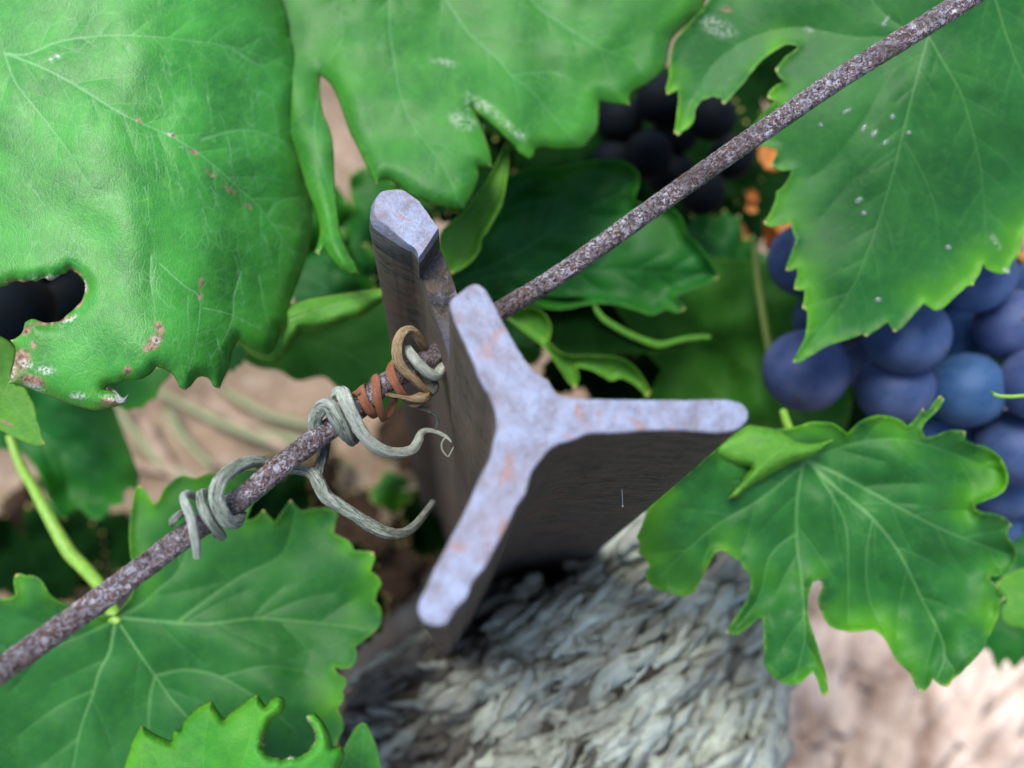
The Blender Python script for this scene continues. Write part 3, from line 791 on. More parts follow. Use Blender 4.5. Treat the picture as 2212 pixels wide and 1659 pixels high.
D_OUT = [(1560,-120),(1545,-30),(1525,10),(1500,38),(1475,66),(1460,85),(1451,110),(1447,133),(1445,167),(1439,193),(1441,204),(1455,199),(1464,193),(1466,217),(1463,240),(1461,263),(1457,287),(1465,293),(1475,283),(1487,276),(1499,260),(1501,240),(1508,227),(1517,216),(1530,212),(1541,208),(1552,212),(1558,210),
 (1560,222),(1564,225),(1575,215),(1587,200),(1601,185),(1610,175),(1618,162),(1626,153),(1635,141),(1661,118),(1688,101),(1705,96),(1725,99),(1715,110),(1700,120),(1691,130),(1675,150),(1683,165),(1695,176),(1678,184),(1661,200),(1658,211),(1675,219),(1655,237),(1635,260),(1618,280),(1612,298),(1630,312),(1651,316),(1678,322),
 (1675,340),(1665,357),(1681,367),(1711,367),(1705,383),(1688,407),(1678,413),(1675,433),(1662,463),(1650,481),(1660,489),(1681,487),(1708,480),(1713,500),(1718,520),(1710,545),(1705,560),(1697,584),(1708,585),(1721,577),(1723,592),(1718,610),(1716,624),(1727,627),(1738,626),
 (1738,642),(1733,664),(1745,673),(1744,703),(1738,733),(1725,758),(1712,783),(1728,782),(1748,770),(1791,746),(1830,733),(1865,721),(1871,727),(1888,716),(1918,695),(1925,706),(1932,717),(1945,710),(1968,685),(1995,655),(2021,671),(2035,666),(2055,648),(2075,630),(2093,616),(2103,617),(2107,604),
 (2115,593),(2124,568),(2131,580),(2144,587),(2161,591),(2178,588),(2188,564),(2198,553),(2206,530),(2212,505),(2300,420),(2420,200),(2420,-120)]
D_V = [([(2005,77),(1985,150),(1955,267),(1930,370),(1901,467),(1875,540),(1830,640),(1720,775)], 4.2, .42),
 ([(2005,77),(2035,130),(2075,200),(2105,300),(2122,390),(2130,520)], 4, .38), ([(2120,-60),(2150,0),(2175,80),(2212,170),(2260,260)], 4, .42),
 ([(2005,77),(1918,173),(1865,260),(1805,337),(1761,377),(1680,400)], 3.5, -.35, 1), ([(1955,300),(1900,345),(1841,390),(1775,467),(1700,560)], 3, -.3, 1),
 ([(1955,307),(2001,393),(2025,480),(2020,600)], 2.6, .3), ([(2005,77),(1950,60),(1900,20),(1840,-60)], 3.5, .3), ([(2005,77),(1850,80),(1700,60),(1560,120),(1480,240)], 3.5, .25)]
D = build_leaf('grape_leaf', D_OUT, unproj(.178, -.0010, .0012, 1900, 350), G_D, D_V, grid=10, step=4.5, quilt=.0006, wave=.0035, wscale=320, curl=-.0009, curlw=20,
   fold=((2005,77),(1860,600),-.0017), edgew=13, side_st=.4, burns=[(1570,20,9,5,0)], pales=[(1748,65,11,6,.3),(1552,60,40,20,.4),(2150,520,20,6,1),(1716,515,8,14,0)], seed=4)
setp(D, 'large deep green serrated leaf at the right, dotted with water droplets', 'leaf', 'grape leaves round the post')

E = build_leaf('grape_leaf', [(1060,420),(1120,370),(1217,359),(1254,350),(1304,346),(1344,347),(1364,358),(1379,376),(1380,400),(1372,425),(1373,436),(1400,442),(1430,438),(1452,450),(1470,468),(1478,485),(1486,508),(1505,525),(1528,555),(1548,588),(1552,600),(1530,612),(1506,622),
   (1480,632),(1458,641),(1470,655),(1480,667),(1465,675),(1440,668),(1410,680),(1380,672),(1342,660),(1290,655),(1200,668),(1120,650),(1030,640),(960,600),(930,560),(970,500)],
   unproj(.225, 0, .002, 1250, 500), G_E, [([(960,620),(1070,596),(1180,586),(1330,583),(1450,590),(1545,598)], 5, .5), ([(960,620),(1104,553),(1217,480),(1257,455),(1337,415),(1375,390)], 5, .5), ([(960,620),(1020,540),(1104,430),(1180,380)], 5, .35)],
   grid=11, quilt=.0012, wave=.006, wscale=200, curl=-.004, curlw=30, seed=5, edgew=11)
setp(E, 'dark green shaded leaf behind the wire, to the right of the post top', 'leaf', 'grape leaves round the post')
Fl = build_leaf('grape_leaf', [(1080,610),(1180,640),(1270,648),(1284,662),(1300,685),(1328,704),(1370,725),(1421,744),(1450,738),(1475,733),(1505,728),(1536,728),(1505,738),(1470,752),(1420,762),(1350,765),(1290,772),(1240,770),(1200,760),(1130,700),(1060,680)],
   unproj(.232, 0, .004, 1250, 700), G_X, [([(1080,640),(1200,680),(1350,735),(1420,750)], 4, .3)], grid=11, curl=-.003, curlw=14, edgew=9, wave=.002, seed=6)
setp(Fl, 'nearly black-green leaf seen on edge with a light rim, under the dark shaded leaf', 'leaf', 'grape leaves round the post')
tube('rim', [(1282,655,.226,3),(1288,668,.224,5),(1303,688,.222,6.5),(1328,705,.222,7),(1370,727,.222,7),(1421,745,.222,8),(1450,740,.222,6.5),(1478,733,.222,6.5),(1510,729,.223,6.5),(1534,728,.224,5)], G_K, Fl, nseg=10, flat=.5)
Gl = build_leaf('grape_leaf', [(1090,680),(1127,666),(1150,664),(1171,674),(1187,695),(1190,715),(1184,738),(1217,765),(1280,768),(1345,776),(1372,795),(1392,822),(1405,848),(1398,858),(1380,838),(1364,826),(1340,816),(1320,822),(1312,818),(1280,800),(1247,792),(1250,822),(1242,838),(1228,825),(1205,790),(1170,745),(1130,715)],
   unproj(.214, 0, .003, 1230, 760), G_K, [([(1100,690),(1185,738),(1225,790),(1240,830)], 3, .5), ([(1185,738),(1280,785),(1395,845)], 3, .4)], grid=9, step=5, curl=-.003, curlw=12, edgew=7, wave=.003, seed=7)
setp(Gl, 'narrow curled green leaf with pointed teeth just above the right arm of the post', 'leaf', 'grape leaves round the post')
K = build_leaf('grape_leaf', [(1091,308),(1098,318),(1100,335),(1097,367),(1092,400),(1087,428),(1081,447),(1064,478),(1052,500),(1039,517),(1036,540),(1022,560),(1004,576),(974,592),(966,572),(950,540),(955,500),(975,480),(1004,455),(1030,420),(1048,395),(1071,355)],
   unproj(.196, .001, 0, 1020, 450), G_K, [([(1093,312),(1080,400),(1040,480),(976,588)], 4, .5)], grid=9, step=5, curl=-.002, curlw=16, edgew=8, wave=.004, seed=8, fold=((1091,310),(975,590),.004))
setp(K, 'slender curled light green leaf standing just right of the post\'s notched tooth', 'leaf', 'grape leaves round the post')
I_ = build_leaf('grape_leaf', [(560,640),(627,656),(667,646),(737,634),(800,625),(860,622),(960,630),(900,655),(837,648),(800,672),(775,686),(755,690),(737,698),(700,712),(667,716),(653,716),(645,728),(633,740),(622,760),(607,772),(594,781),(567,779),(540,765),(520,745),(500,720),(520,680)],
   unproj(.178, .003, 0, 650, 700), G_K, [([(510,730),(600,700),(700,665),(850,630)], 4, .5)], grid=9, step=5, quilt=.0005, wave=.004, edgew=7, curl=.003, curlw=22, seed=9)
setp(I_, 'bright green curved leaf emerging from under the big pale leaf toward the post', 'leaf', 'grape leaves round the post')
J = build_leaf('grape_leaf', [(500,700),(620,660),(780,650),(880,650),(930,720),(940,800),(900,850),(860,880),(800,900),(740,850),(722,832),(700,815),(640,822),(600,800),(560,795),(520,770)],
   unproj(.255, 0, 0, 700, 760), G_J, [([(520,700),(650,730),(780,780),(880,860)], 5, .3)], grid=13, wave=.006, quilt=.001, seed=10)
setp(J, 'blurred plain green leaf behind the wound tendrils, left of the post', 'leaf', 'grape leaves round the post')

L_OUT = [(-140,1320),(-60,1300),(0,1294),(20,1292),(34,1286),(32,1268),(30,1253),(34,1241),(44,1240),(56,1244),(67,1243),(79,1247),(90,1256),(107,1283),(122,1296),(140,1303),(175,1318),(210,1328),(247,1330),(263,1313),(272,1302),(283,1286),(289,1262),(290,1239),(287,1222),(283,1200),
 (280,1170),(280,1130),(283,1106),(287,1086),(292,1060),(300,1048),(312,1060),(333,1091),(345,1078),(352,1060),(372,1040),(395,1028),(420,1034),(450,1024),(480,1030),(520,1050),(551,1072),(540,1100),(532,1124),(550,1120),(569,1101),(580,1115),(594,1129),(612,1103),(628,1080),(638,1092),(652,1104),(690,1098),(720,1099),
 (730,1112),(724,1130),(720,1153),(736,1160),(754,1171),(765,1190),(779,1190),(806,1193),(809,1208),(804,1220),(800,1234),(817,1248),(824,1262),(814,1281),(811,1300),(820,1310),(824,1324),(820,1350),(803,1369),(790,1380),(767,1398),(770,1412),(769,1426),(757,1443),(737,1444),
 (722,1440),(728,1455),(745,1466),(748,1480),(738,1492),(742,1510),(728,1530),(738,1550),(742,1572),(730,1600),(735,1640),(700,1740),(-140,1740)]
Lf = build_leaf('grape_leaf', L_OUT, unproj(.185, .0012, -.0008, 350, 1380), G_D,
 [([(250,1333),(360,1343),(450,1347),(560,1336),(700,1347),(805,1362)], 6, .6), ([(385,1343),(440,1300),(520,1245),(610,1195),(640,1100)], 6, .4,1), ([(250,1333),(300,1310),(340,1275),(390,1225),(420,1120)], 7, .35),
  ([(250,1340),(244,1370),(236,1410),(215,1450),(200,1500),(170,1590),(150,1720)], 5.5, .75), ([(252,1338),(300,1410),(335,1460),(370,1510),(410,1560),(440,1650)], 4.5, .75),
  ([(335,1460),(400,1447),(470,1460),(550,1505),(640,1580)], 6, .45, 1), ([(335,1462),(325,1500),(321,1560),(322,1640)], 5, .5, 1), ([(250,1338),(180,1372),(100,1400),(-20,1430)], 6, .4),
  ([(203,1490),(120,1530),(40,1590)], 5, .3, 1), ([(165,1600),(110,1640)], 5, .3, 1), ([(560,1336),(640,1300),(720,1280)], 5, .25, 1), ([(480,1462),(570,1440),(660,1450)], 5, .25, 1)],
 grid=11, step=5, quilt=.0007, wave=.005, wscale=320, curl=-.0010, curlw=20, edgew=12, sides=True, side_st=.25, spacing=150, seed=11)
setp(Lf, 'big green leaf at the lower left whose veins radiate from a yellow-green stalk', 'leaf', 'grape leaves round the post')
pt = tube('petiole', [(20,940,.215,8),(43,1003,.212,9),(70,1050,.208,10),(100,1106,.204,12),(147,1189,.200,14),(180,1225,.197,14),(213,1263,.193,13),(238,1310,.187,13),(250,1336,.1835,15),(256,1345,.1835,6)], M_STEM, Lf, nseg=14)

M_OUT = [(255,1760),(267,1659),(273,1640),(280,1620),(286,1600),(294,1583),(305,1567),(312,1570),(330,1582),(352,1593),(370,1600),(371,1588),(374,1578),(381,1576),(390,1578),(394,1565),(401,1552),(414,1540),(428,1528),(445,1518),(457,1513),(463,1522),(470,1533),(483,1553),(497,1540),(513,1528),(534,1512),(553,1499),
 (560,1504),(566,1513),(574,1524),(586,1510),(600,1502),(612,1508),(617,1520),(614,1533),(607,1543),(596,1550),(588,1556),(583,1566),(579,1574),(576,1584),(572,1594),(574,1604),(569,1614),(574,1622),(580,1629),(588,1633),(600,1633),(610,1638),(618,1636),(630,1631),(643,1633),(655,1626),(667,1619),(670,1610),(677,1603),
 (680,1592),(677,1580),(672,1569),(664,1558),(660,1548),(667,1542),(678,1539),(690,1549),(701,1563),(710,1580),(717,1598),(719,1613),(737,1611),(745,1625),(735,1660),(740,1760)]
Mf = build_leaf('grape_leaf', M_OUT, unproj(.158, .0005, -.001, 500, 1620), G_M, [([(480,1760),(520,1660),(548,1560),(554,1502)], 3.5, .3), ([(480,1760),(440,1660),(455,1520)], 3.5, .3), ([(440,1760),(360,1680),(307,1572)], 3.5, .3)],
  grid=8, step=4, wave=.004, quilt=.0006, curl=.003, curlw=20, edgew=10, seed=12, burns=[(570,1600,3,24,0),(600,1634,24,3,.1),(655,1626,18,3,-.3),(679,1590,3,20,0)], pales=[(667,1560,4,16,-.4),(678,1595,3,14,0),(620,1637,30,3,0),(570,1610,3,14,0)])
setp(Mf, 'bright toothed leaf at the bottom left with a round bite out of its edge', 'leaf', 'grape leaves round the post')
Nf = build_leaf('grape_leaf', [(700,1760),(722,1680),(735,1640),(745,1612),(757,1590),(771,1569),(782,1562),(791,1564),(800,1580),(811,1606),(820,1640),(826,1680),(835,1760)], unproj(.178, 0, 0, 780, 1650), G_C,
  [([(770,1760),(780,1660),(787,1566)], 4, .4)], grid=9, step=5, wave=.003, seed=13)
setp(Nf, 'small pointed green leaf tip at the bottom edge, beside the bark', 'leaf', 'grape leaves round the post')
O_ = build_leaf('grape_leaf', [(-140,850),(-20,800),(100,810),(240,870),(252,896),(262,925),(273,953),(281,972),(287,990),(295,1010),(300,1030),(299,1050),(296,1062),(280,1052),(267,1064),(270,1080),(256,1095),(240,1090),(233,1106),(220,1121),(205,1122),(193,1118),(180,1104),(168,1098),(155,1108),(142,1124),(120,1110),(105,1080),(90,1040),(70,1000),(40,975),(0,970),(-140,1000)],
   unproj(.270, 0, 0, 120, 950), G_E, [([(-20,880),(80,930),(160,1000),(205,1115)], 6, .3), ([(0,880),(150,900),(250,960)], 6, .25)], grid=13, wave=.010, wscale=150, quilt=.001, edgew=14, seed=14)
setp(O_, 'dark blurred green leaf hanging under the bitten pale leaf, left of the wire', 'leaf', 'grape leaves round the post')
O2 = build_leaf('grape_leaf', [(220,800),(380,790),(368,812),(352,828),(340,850),(334,866),(318,868),(312,884),(290,882),(275,892),(262,880),(240,872)], unproj(.235, 0, 0, 300, 840), G_E, [([(225,820),(280,840),(312,880)], 4, .2)], grid=10, wave=.003, seed=15)
setp(O2, 'small dark serrated leaf end peeping out below the bitten pale leaf', 'leaf', 'grape leaves round the post')
P_ = build_leaf('grape_leaf', [(470,840),(500,740),(540,760),(528,776),(522,790),(510,792),(505,806),(495,800)], unproj(.24, 0, 0, 500, 790), G_E, [], grid=10, seed=16)
setp(P_, 'tiny dark leaf point between the pale leaf and the dry ground', 'leaf', 'grape leaves round the post')

Q_OUT = [(1700,925),(1728,920),(1748,913),(1775,912),(1801,916),(1831,937),(1851,917),(1875,903),(1905,898),(1941,906),(1961,921),(1972,912),(1985,896),(1994,882),(1999,893),(2008,884),(2021,866),(2031,855),(2040,862),(2030,880),(2008,903),(1996,915),(1990,928),(1998,945),(2018,943),(2035,936),(2060,930),(2086,932),(2083,950),(2104,960),(2125,964),(2142,973),
 (2156,984),(2166,998),(2172,1012),(2177,1030),(2175,1046),(2168,1060),(2155,1070),(2141,1076),(2122,1084),(2105,1090),(2106,1100),(2122,1107),(2142,1109),(2160,1114),(2175,1122),(2186,1134),(2178,1145),(2176,1156),(2187,1172),(2196,1193),(2191,1219),(2182,1232),(2168,1243),(2141,1244),(2136,1250),(2158,1273),(2172,1293),(2158,1306),(2158,1322),
 (2150,1345),(2135,1378),(2125,1399),(2108,1420),(2085,1443),(2070,1458),(2055,1469),(2048,1484),(2036,1481),(2028,1476),(2015,1466),(2005,1484),(1988,1495),(1978,1480),(1968,1456),(1952,1440),(1938,1426),(1926,1407),(1915,1385),(1902,1370),(1885,1360),(1862,1362),(1838,1364),(1815,1360),(1795,1353),(1783,1340),(1776,1322),
 (1768,1300),(1771,1284),(1778,1268),(1775,1256),(1766,1252),(1756,1258),(1750,1272),(1746,1295),(1745,1320),(1750,1348),(1758,1374),(1765,1395),(1771,1416),(1779,1440),(1785,1466),(1789,1500),(1778,1504),(1773,1488),(1768,1472),(1757,1450),(1741,1463),(1725,1476),(1705,1478),(1689,1474),(1665,1456),(1651,1436),
 (1651,1410),(1650,1385),(1650,1355),(1647,1334),(1638,1335),(1622,1350),(1606,1360),(1590,1370),(1567,1366),(1582,1345),(1597,1322),(1612,1298),(1622,1266),(1620,1245),(1608,1226),(1597,1212),(1583,1203),(1570,1192),(1556,1189),(1545,1194),(1538,1204),(1530,1220),(1521,1236),(1512,1255),(1504,1270),(1490,1284),(1472,1288),(1445,1280),
 (1421,1273),(1401,1256),(1396,1240),(1404,1222),(1395,1205),(1378,1196),(1384,1180),(1376,1160),(1386,1140),(1397,1110),(1410,1085),(1437,1060),(1475,1028),(1530,980),(1600,940),(1650,930)]
Qf = build_leaf('grape_leaf', Q_OUT, unproj(.180, .0004, -.0002, 1780, 1180), G_D,
 [([(1745,995),(1790,1040),(1850,1090),(1885,1120),(1940,1190),(1990,1290),(2040,1400),(2020,1475)], 7, .65), ([(1745,995),(1830,1035),(1950,1100),(2050,1150),(2180,1200)], 7, .5),
  ([(1735,1000),(1722,1080),(1722,1180),(1735,1280),(1738,1380),(1715,1470)], 6, .50), ([(1740,1000),(1640,1080),(1540,1140),(1430,1240)], 6, .35), ([(1751,1000),(1822,1120),(1832,1230),(1832,1350)], 5, .45, 1),
  ([(1751,990),(1880,950),(2000,960),(2160,1020)], 5, .25), ([(1722,1150),(1665,1200),(1640,1290),(1590,1360)], 5, .35, 1), ([(1885,1120),(1872,1200),(1880,1300),(1940,1420)], 4, .4, 1)],
 grid=10, step=5, quilt=.0011, wave=.008, wscale=230, curl=-.0014, curlw=22, edgew=16, side_st=.3, spacing=120, seed=17)
setp(Qf, 'large lobed green leaf at the lower right below the grapes, its upper edge folded over', 'leaf', 'grape leaves round the post')
fl = build_leaf('folded_edge', [(1530,978),(1545,955),(1562,942),(1590,928),(1621,916),(1648,921),(1675,926),(1698,938),(1730,955),(1800,950),(1760,985),(1714,1000),(1690,1012),(1660,1030),(1640,1042),(1610,1060),(1590,1075),(1571,1078),(1577,1066),(1595,1045),(1617,1012),(1590,1008),(1565,1000)],
   unproj(.172, 0, .0006, 1620, 990), G_K, [([(1700,960),(1640,1010),(1575,1072)], 4, .3)], grid=9, step=5, wave=.004, curl=.004, curlw=20, edgew=9, seed=18, sides=False)
fl.parent = Qf; fl.location = fl.location - Qf.location
R1 = build_leaf('grape_leaf', [(2150,1262),(2180,1238),(2212,1228),(2330,1200),(2330,1420),(2230,1376),(2212,1358),(2185,1355),(2166,1338),(2166,1315),(2178,1300),(2168,1282)], unproj(.21, 0, 0, 2200, 1300), G_K, [([(2320,1310),(2240,1300),(2170,1270)], 4, .3)], grid=10, wave=.004, seed=19)
setp(R1, 'small blurred yellow-green leaf cut by the right edge of the view', 'leaf', 'grape leaves round the post')
H_ = build_leaf('grape_leaf', [(1300,620),(1480,560),(1600,560),(1720,580),(1800,700),(1840,860),(1800,980),(1700,1060),(1560,1040),(1420,980),(1330,900),(1400,850),(1430,800),(1380,740)],
   unproj(.262, 0, .002, 1560, 780), G_J, [([(1780,960),(1650,820),(1520,720),(1400,650)], 7, .25), ([(1780,960),(1600,900),(1430,860)], 6, .2)], grid=14, wave=.012, wscale=180, seed=20)
setp(H_, 'broad smooth dark leaf blurred behind the post\'s right arm, left of the grapes', 'leaf', 'grape leaves round the post')
st = tube('leaf_stalk', [(1630,520,.238,8),(1636,600,.238,8),(1648,680,.238,8),(1660,750,.238,8),(1672,830,.24,8)], M_STEMD, None)
setp(st, 'dull green stalk running down beside the leftmost blue grape', 'stalk')
st = tube('leaf_stalk', [(1692,890,.20,8),(1700,915,.195,9),(1714,950,.187,10),(1730,985,.181,9)], M_STEM, None)
setp(st, 'short yellow-green stalk stub entering the folded leaf under the leftmost blue grape', 'stalk')
tt = tube('green_tendril', [(2142,846,.168,2),(2147,852,.168,4),(2160,856,.168,4),(2185,857,.168,4),(2212,855,.168,4),(2300,850,.168,4)], M_STEM, None)
setp(tt, 'thin green tendril end in front of the grapes at the right edge', 'tendril')

# small bright tips peeping between tendrils and the lower left leaf
Sx = build_leaf('grape_leaf', [(440,1060),(500,1020),(560,1010),(560,1060),(548,1085),(535,1110),(520,1140),(480,1120)], unproj(.205, 0, 0, 500, 1070), G_C, [], grid=9, wave=.002, seed=21)
setp(Sx, 'bluish green leaf piece showing behind the lower tendril coils', 'leaf', 'grape leaves round the post')

# ------------------------------------------------------------------ water droplets on the right leaf
m, t, b = newmat('water_droplet')
b.inputs['Base Color'].default_value = (0.9, 1, 0.95, 1); b.inputs['Roughness'].default_value = 0.03
b.inputs['Transmission Weight'].default_value = 0.85; b.inputs['IOR'].default_value = 1.33
M_DROP = m
from mathutils.bvhtree import BVHTree
dg = bpy.context.evaluated_depsgraph_get(); dg.update()
bpy.context.view_layer.update()
def tree_of(o):
    me = o.data; mw = o.matrix_world
    return BVHTree.FromPolygons([mw @ v.co for v in me.vertices], [tuple(p.vertices) for p in me.polygons])
TD, TA, TK = tree_of(D), tree_of(A), tree_of(K)
def cast(tree, x, y):
    d = (P(x, y, 1) - CAM).normalized(); h = tree.ray_cast(CAM, d)
    return (h[0], h[1]) if h[0] is not None else (None, None)
drops = [(1830,240,11,5,-.5,'uppermost elongated droplet, nearest the wire'),(1914,45,15,5,-1.0,'stretched droplet touching the top of the wire'),(1928,253,8,6,1.5,'droplet just left of the midrib'),(1866,277,11,5,-1.1,'droplet left of the twin droplet'),
         (1888,289,11,6,-1.0,'bright slanted droplet in the middle of the scatter'),(1912,308,9,5,-.9,'droplet at the first vein fork'),(1963,287,6,6,0,'round droplet right of the midrib'),(1855,433,11,7,-.7,'large slanted droplet low on the leaf'),
         (1866,461,7,6,0,'faint round droplet under the large slanted one'),(2048,535,8,7,.3,'droplet toward the right lower edge'),(1897,648,8,7,0,'lone round droplet near the pointed tip'),(2172,585,11,8,.6,'droplet caught in the notch by the right edge'),
         (1773,270,6,4,0,'tiny droplet close to the left serrated edge')]
for x, y, a, b_, an, lab in drops:
    h, nn = cast(TD, x, y)
    if h is None: continue
    if nn.dot(CAM - h) < 0: nn = -nn
    Zc = -(RW.transposed() @ (h - CAM)).z; px = Zc / F
    ux = (RW @ Vector((math.cos(an), -math.sin(an), 0))); ux = (ux - nn * ux.dot(nn)).normalized(); vy = nn.cross(ux)
    V = []; Fc = []; ns, nr_ = 16, 6
    for i in range(nr_):
        ph = (math.pi / 2) * i / nr_
        for k in range(ns):
            th = 2 * math.pi * k / ns
            V.append(h + ux * math.cos(th) * a * px * math.cos(ph) * 0.9 + vy * math.sin(th) * b_ * px * math.cos(ph) * 0.9 + nn * (math.sin(ph) * b_ * px * 0.7 - 0.00002))
    V.append(h + nn * b_ * px * 0.7)
    for i in range(nr_ - 1):
        for k in range(ns): Fc.append((i*ns+k, i*ns+(k+1)%ns, (i+1)*ns+(k+1)%ns, (i+1)*ns+k))
    for k in range(ns): Fc.append(((nr_-1)*ns+k, (nr_-1)*ns+(k+1)%ns, len(V)-1))
    Fc.append(tuple(reversed(range(ns))))
    o = link('water_droplet', V, Fc, M_DROP)
    setp(o, lab + ' of the right leaf' if 'leaf' not in lab else lab, 'droplet', 'water droplets on the right leaf')

# ------------------------------------------------------------------ grapes
def grape_mat():
    m, t, b = newmat('grape_skin')
    v = N(t, 'ShaderNodeTexCoord').outputs['Object']
    inf = N(t, 'ShaderNodeObjectInfo').outputs['Random']
    n1 = noise_(t, v, 90, 4, 0.6); n2 = noise_(t, v, 900, 4, 0.7)
    inf = math_(t, 'ADD', math_(t, 'MULTIPLY', inf, 0.7), 0.2)
    a = mixc(t, inf, (0.004, 0.050, 0.130), (0.022, 0.040, 0.120))
    bl = mixc(t, inf, (0.035, 0.130, 0.260), (0.100, 0.115, 0.235))
    col = mixc(t, ramp(t, n1, 0.30, 0.72), a, bl)
    col = mixc(t, math_(t, 'MULTIPLY', ramp(t, n2, 0.5, 0.7), 0.18), col, (0.08, 0.15, 0.30))
    t.links.new(col, b.inputs['Base Color']); b.inputs['Roughness'].default_value = 0.62
    b.inputs['Specular IOR Level'].default_value = 0.2
    b.inputs['Sheen Weight'].default_value = 0.0
    return m
M_GRAPE = grape_mat()
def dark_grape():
    m, t, b = newmat('grape_skin_painted_shade')
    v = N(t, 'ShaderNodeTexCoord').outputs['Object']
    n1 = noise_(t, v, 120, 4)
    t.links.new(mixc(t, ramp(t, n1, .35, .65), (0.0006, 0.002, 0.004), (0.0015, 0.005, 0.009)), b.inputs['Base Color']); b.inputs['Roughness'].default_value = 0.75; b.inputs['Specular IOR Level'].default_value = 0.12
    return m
M_GDARK = dark_grape()  # near-black copy of the grape skin, deep shade put into its colour
M_SCAR = plain('stylar_scar', (0.04, 0.03, 0.02), (0.10, 0.07, 0.05), 900)
gme = {}
def berry(x, y, rpx, Z, parent, mat, scar=None, label=None):
    r = rpx * Z * S / F; c = P(x, y, Z * S)
    bm = bmesh.new(); bmesh.ops.create_uvsphere(bm, u_segments=40, v_segments=24, radius=r)
    sd = random.random() * 50
    for v in bm.verts:
        v.co *= 1 + 0.035 * noise.noise(v.co / r * 0.8 + Vector((sd, 0, 0)))
    sv = RW @ Vector((math.sin(sd) * .4, -.7, .6))
    me = bpy.data.meshes.new('berry'); bm.to_mesh(me); bm.free(); me.materials.append(mat)
    me.polygons.foreach_set('use_smooth', [True] * len(me.polygons))
    o = bpy.data.objects.new('berry', me); COL.objects.link(o); o.parent = parent; o.location = c - parent.location
    if scar:
        d = (RW @ Vector((scar[0], -scar[1], math.sqrt(max(0.05, 1 - scar[0]**2 - scar[1]**2))))).normalized()
        bm = bmesh.new(); bmesh.ops.create_icosphere(bm, subdivisions=2, radius=r * 0.07)
        q = d.to_track_quat('Z', 'Y').to_matrix()
        for v in bm.verts:
            w = v.co.copy(); w.z *= 0.35; w *= 1 + 0.5 * noise.noise(w * 2000); v.co = q @ w + d * r * 0.985
        me2 = bpy.data.meshes.new('stylar_scar'); bm.to_mesh(me2); bm.free(); me2.materials.append(M_SCAR)
        s = bpy.data.objects.new('stylar_scar', me2); COL.objects.link(s); s.parent = o
    return o
b1 = empty('grape_bunch', P(1980, 800, .23 * S))
setp(b1, 'bunch of ripe blue grapes between the two big leaves at the right', 'grapes', 'bunches of grapes')
for g in [(1740,800,89,.212,(-.4,.72)),(1933,838,80,.214,None),(1958,722,87,.203,(.6,.45)),(2088,842,80,.214,(.55,.7)),(2250,828,84,.205,None),(2186,703,76,.212,(-.3,-.1)),
          (2104,596,80,.206,None),(1742,560,80,.222,None),(1795,688,78,.226,None),(2062,730,78,.232,None),(2195,965,82,.218,None),(2020,925,72,.232,None),(2168,1060,62,.235,None),
          (2150,1115,60,.245,None),(1860,640,80,.235,None),(1900,560,80,.235,None),(2010,620,80,.235,None),(2250,640,80,.235,None),(2110,930,70,.245,None),(2240,1080,75,.24,None),(1850,760,70,.245,None),(2290,740,80,.225,None)]:
    berry(g[0], g[1], g[2], g[3], b1, M_GRAPE, g[4])
tube('stalk', [(2000,560,.25,7),(1990,700,.25,7),(2010,850,.25,6),(2080,960,.25,5)], M_STEMD, b1)
b1.children[-1].location = (0, 0, 0)
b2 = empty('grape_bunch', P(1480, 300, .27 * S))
setp(b2, 'nearly black bunch of grapes coloured as in deep shade above the dark shaded leaf', 'grapes', 'bunches of grapes')
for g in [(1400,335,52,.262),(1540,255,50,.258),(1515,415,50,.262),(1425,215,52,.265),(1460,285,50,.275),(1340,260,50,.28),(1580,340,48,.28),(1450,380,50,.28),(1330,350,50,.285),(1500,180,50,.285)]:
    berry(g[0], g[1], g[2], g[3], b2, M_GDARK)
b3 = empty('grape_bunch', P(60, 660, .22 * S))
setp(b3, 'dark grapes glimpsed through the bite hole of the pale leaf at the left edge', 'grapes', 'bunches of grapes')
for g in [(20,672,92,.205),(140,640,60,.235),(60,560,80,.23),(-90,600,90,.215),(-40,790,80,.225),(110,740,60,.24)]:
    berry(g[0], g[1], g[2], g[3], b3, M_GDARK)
bpy.context.view_layer.update()
for o in list(bpy.data.objects):
    if o.name.startswith('stalk') and o.parent is b1: o.location = (0, 0, 0)

# ------------------------------------------------------------------ dry leaves between leaf and wire, sunlit glow put into their orange
for (out, Z, lab) in [([(1478,480),(1500,470),(1530,455),(1560,462),(1590,478),(1612,470),(1630,500),(1622,530),(1600,548),(1570,558),(1560,580),(1530,570),(1500,545),(1490,515)], .250, 'curled orange dry leaf below the wire, beside the dark shaded leaf'),
                      ([(1605,412),(1622,402),(1640,410),(1645,430),(1632,445),(1640,462),(1622,470),(1605,455),(1612,435)], .235, 'small amber dry leaf scrap just under the wire'),
                      ([(1640,300),(1665,315),(1690,320),(1700,350),(1690,372),(1660,380),(1640,355),(1632,330)], .240, 'brown dry leaf showing at the serrated left edge of the right leaf'),
                      ([(1640,470),(1690,455),(1740,480),(1730,540),(1690,560),(1640,545)], .270, 'red-brown dry leaf in shade beside the topmost blue grape'),
                      ([(2195,540),(2260,520),(2270,620),(2200,640),(2190,590)], .25, 'orange dry leaf at the right edge beside the grapes')]:
    o = build_leaf('dry_leaf', [(np.mean([q[0] for q in out]) + (p[0] - np.mean([q[0] for q in out])) * .8, np.mean([q[1] for q in out]) + (p[1] - np.mean([q[1] for q in out])) * .8) for p in out], unproj(Z + .055, 0, 0, out[0][0], out[0][1]), G_DRY, [([out[0], tuple(np.mean(out, 0)), out[len(out)//2]], 3, .4)], grid=8, step=5, wave=.012, wscale=50, seed=int(Z * 1000) % 47, sides=False)
    setp(o, lab, 'dry leaf', 'withered leaves')

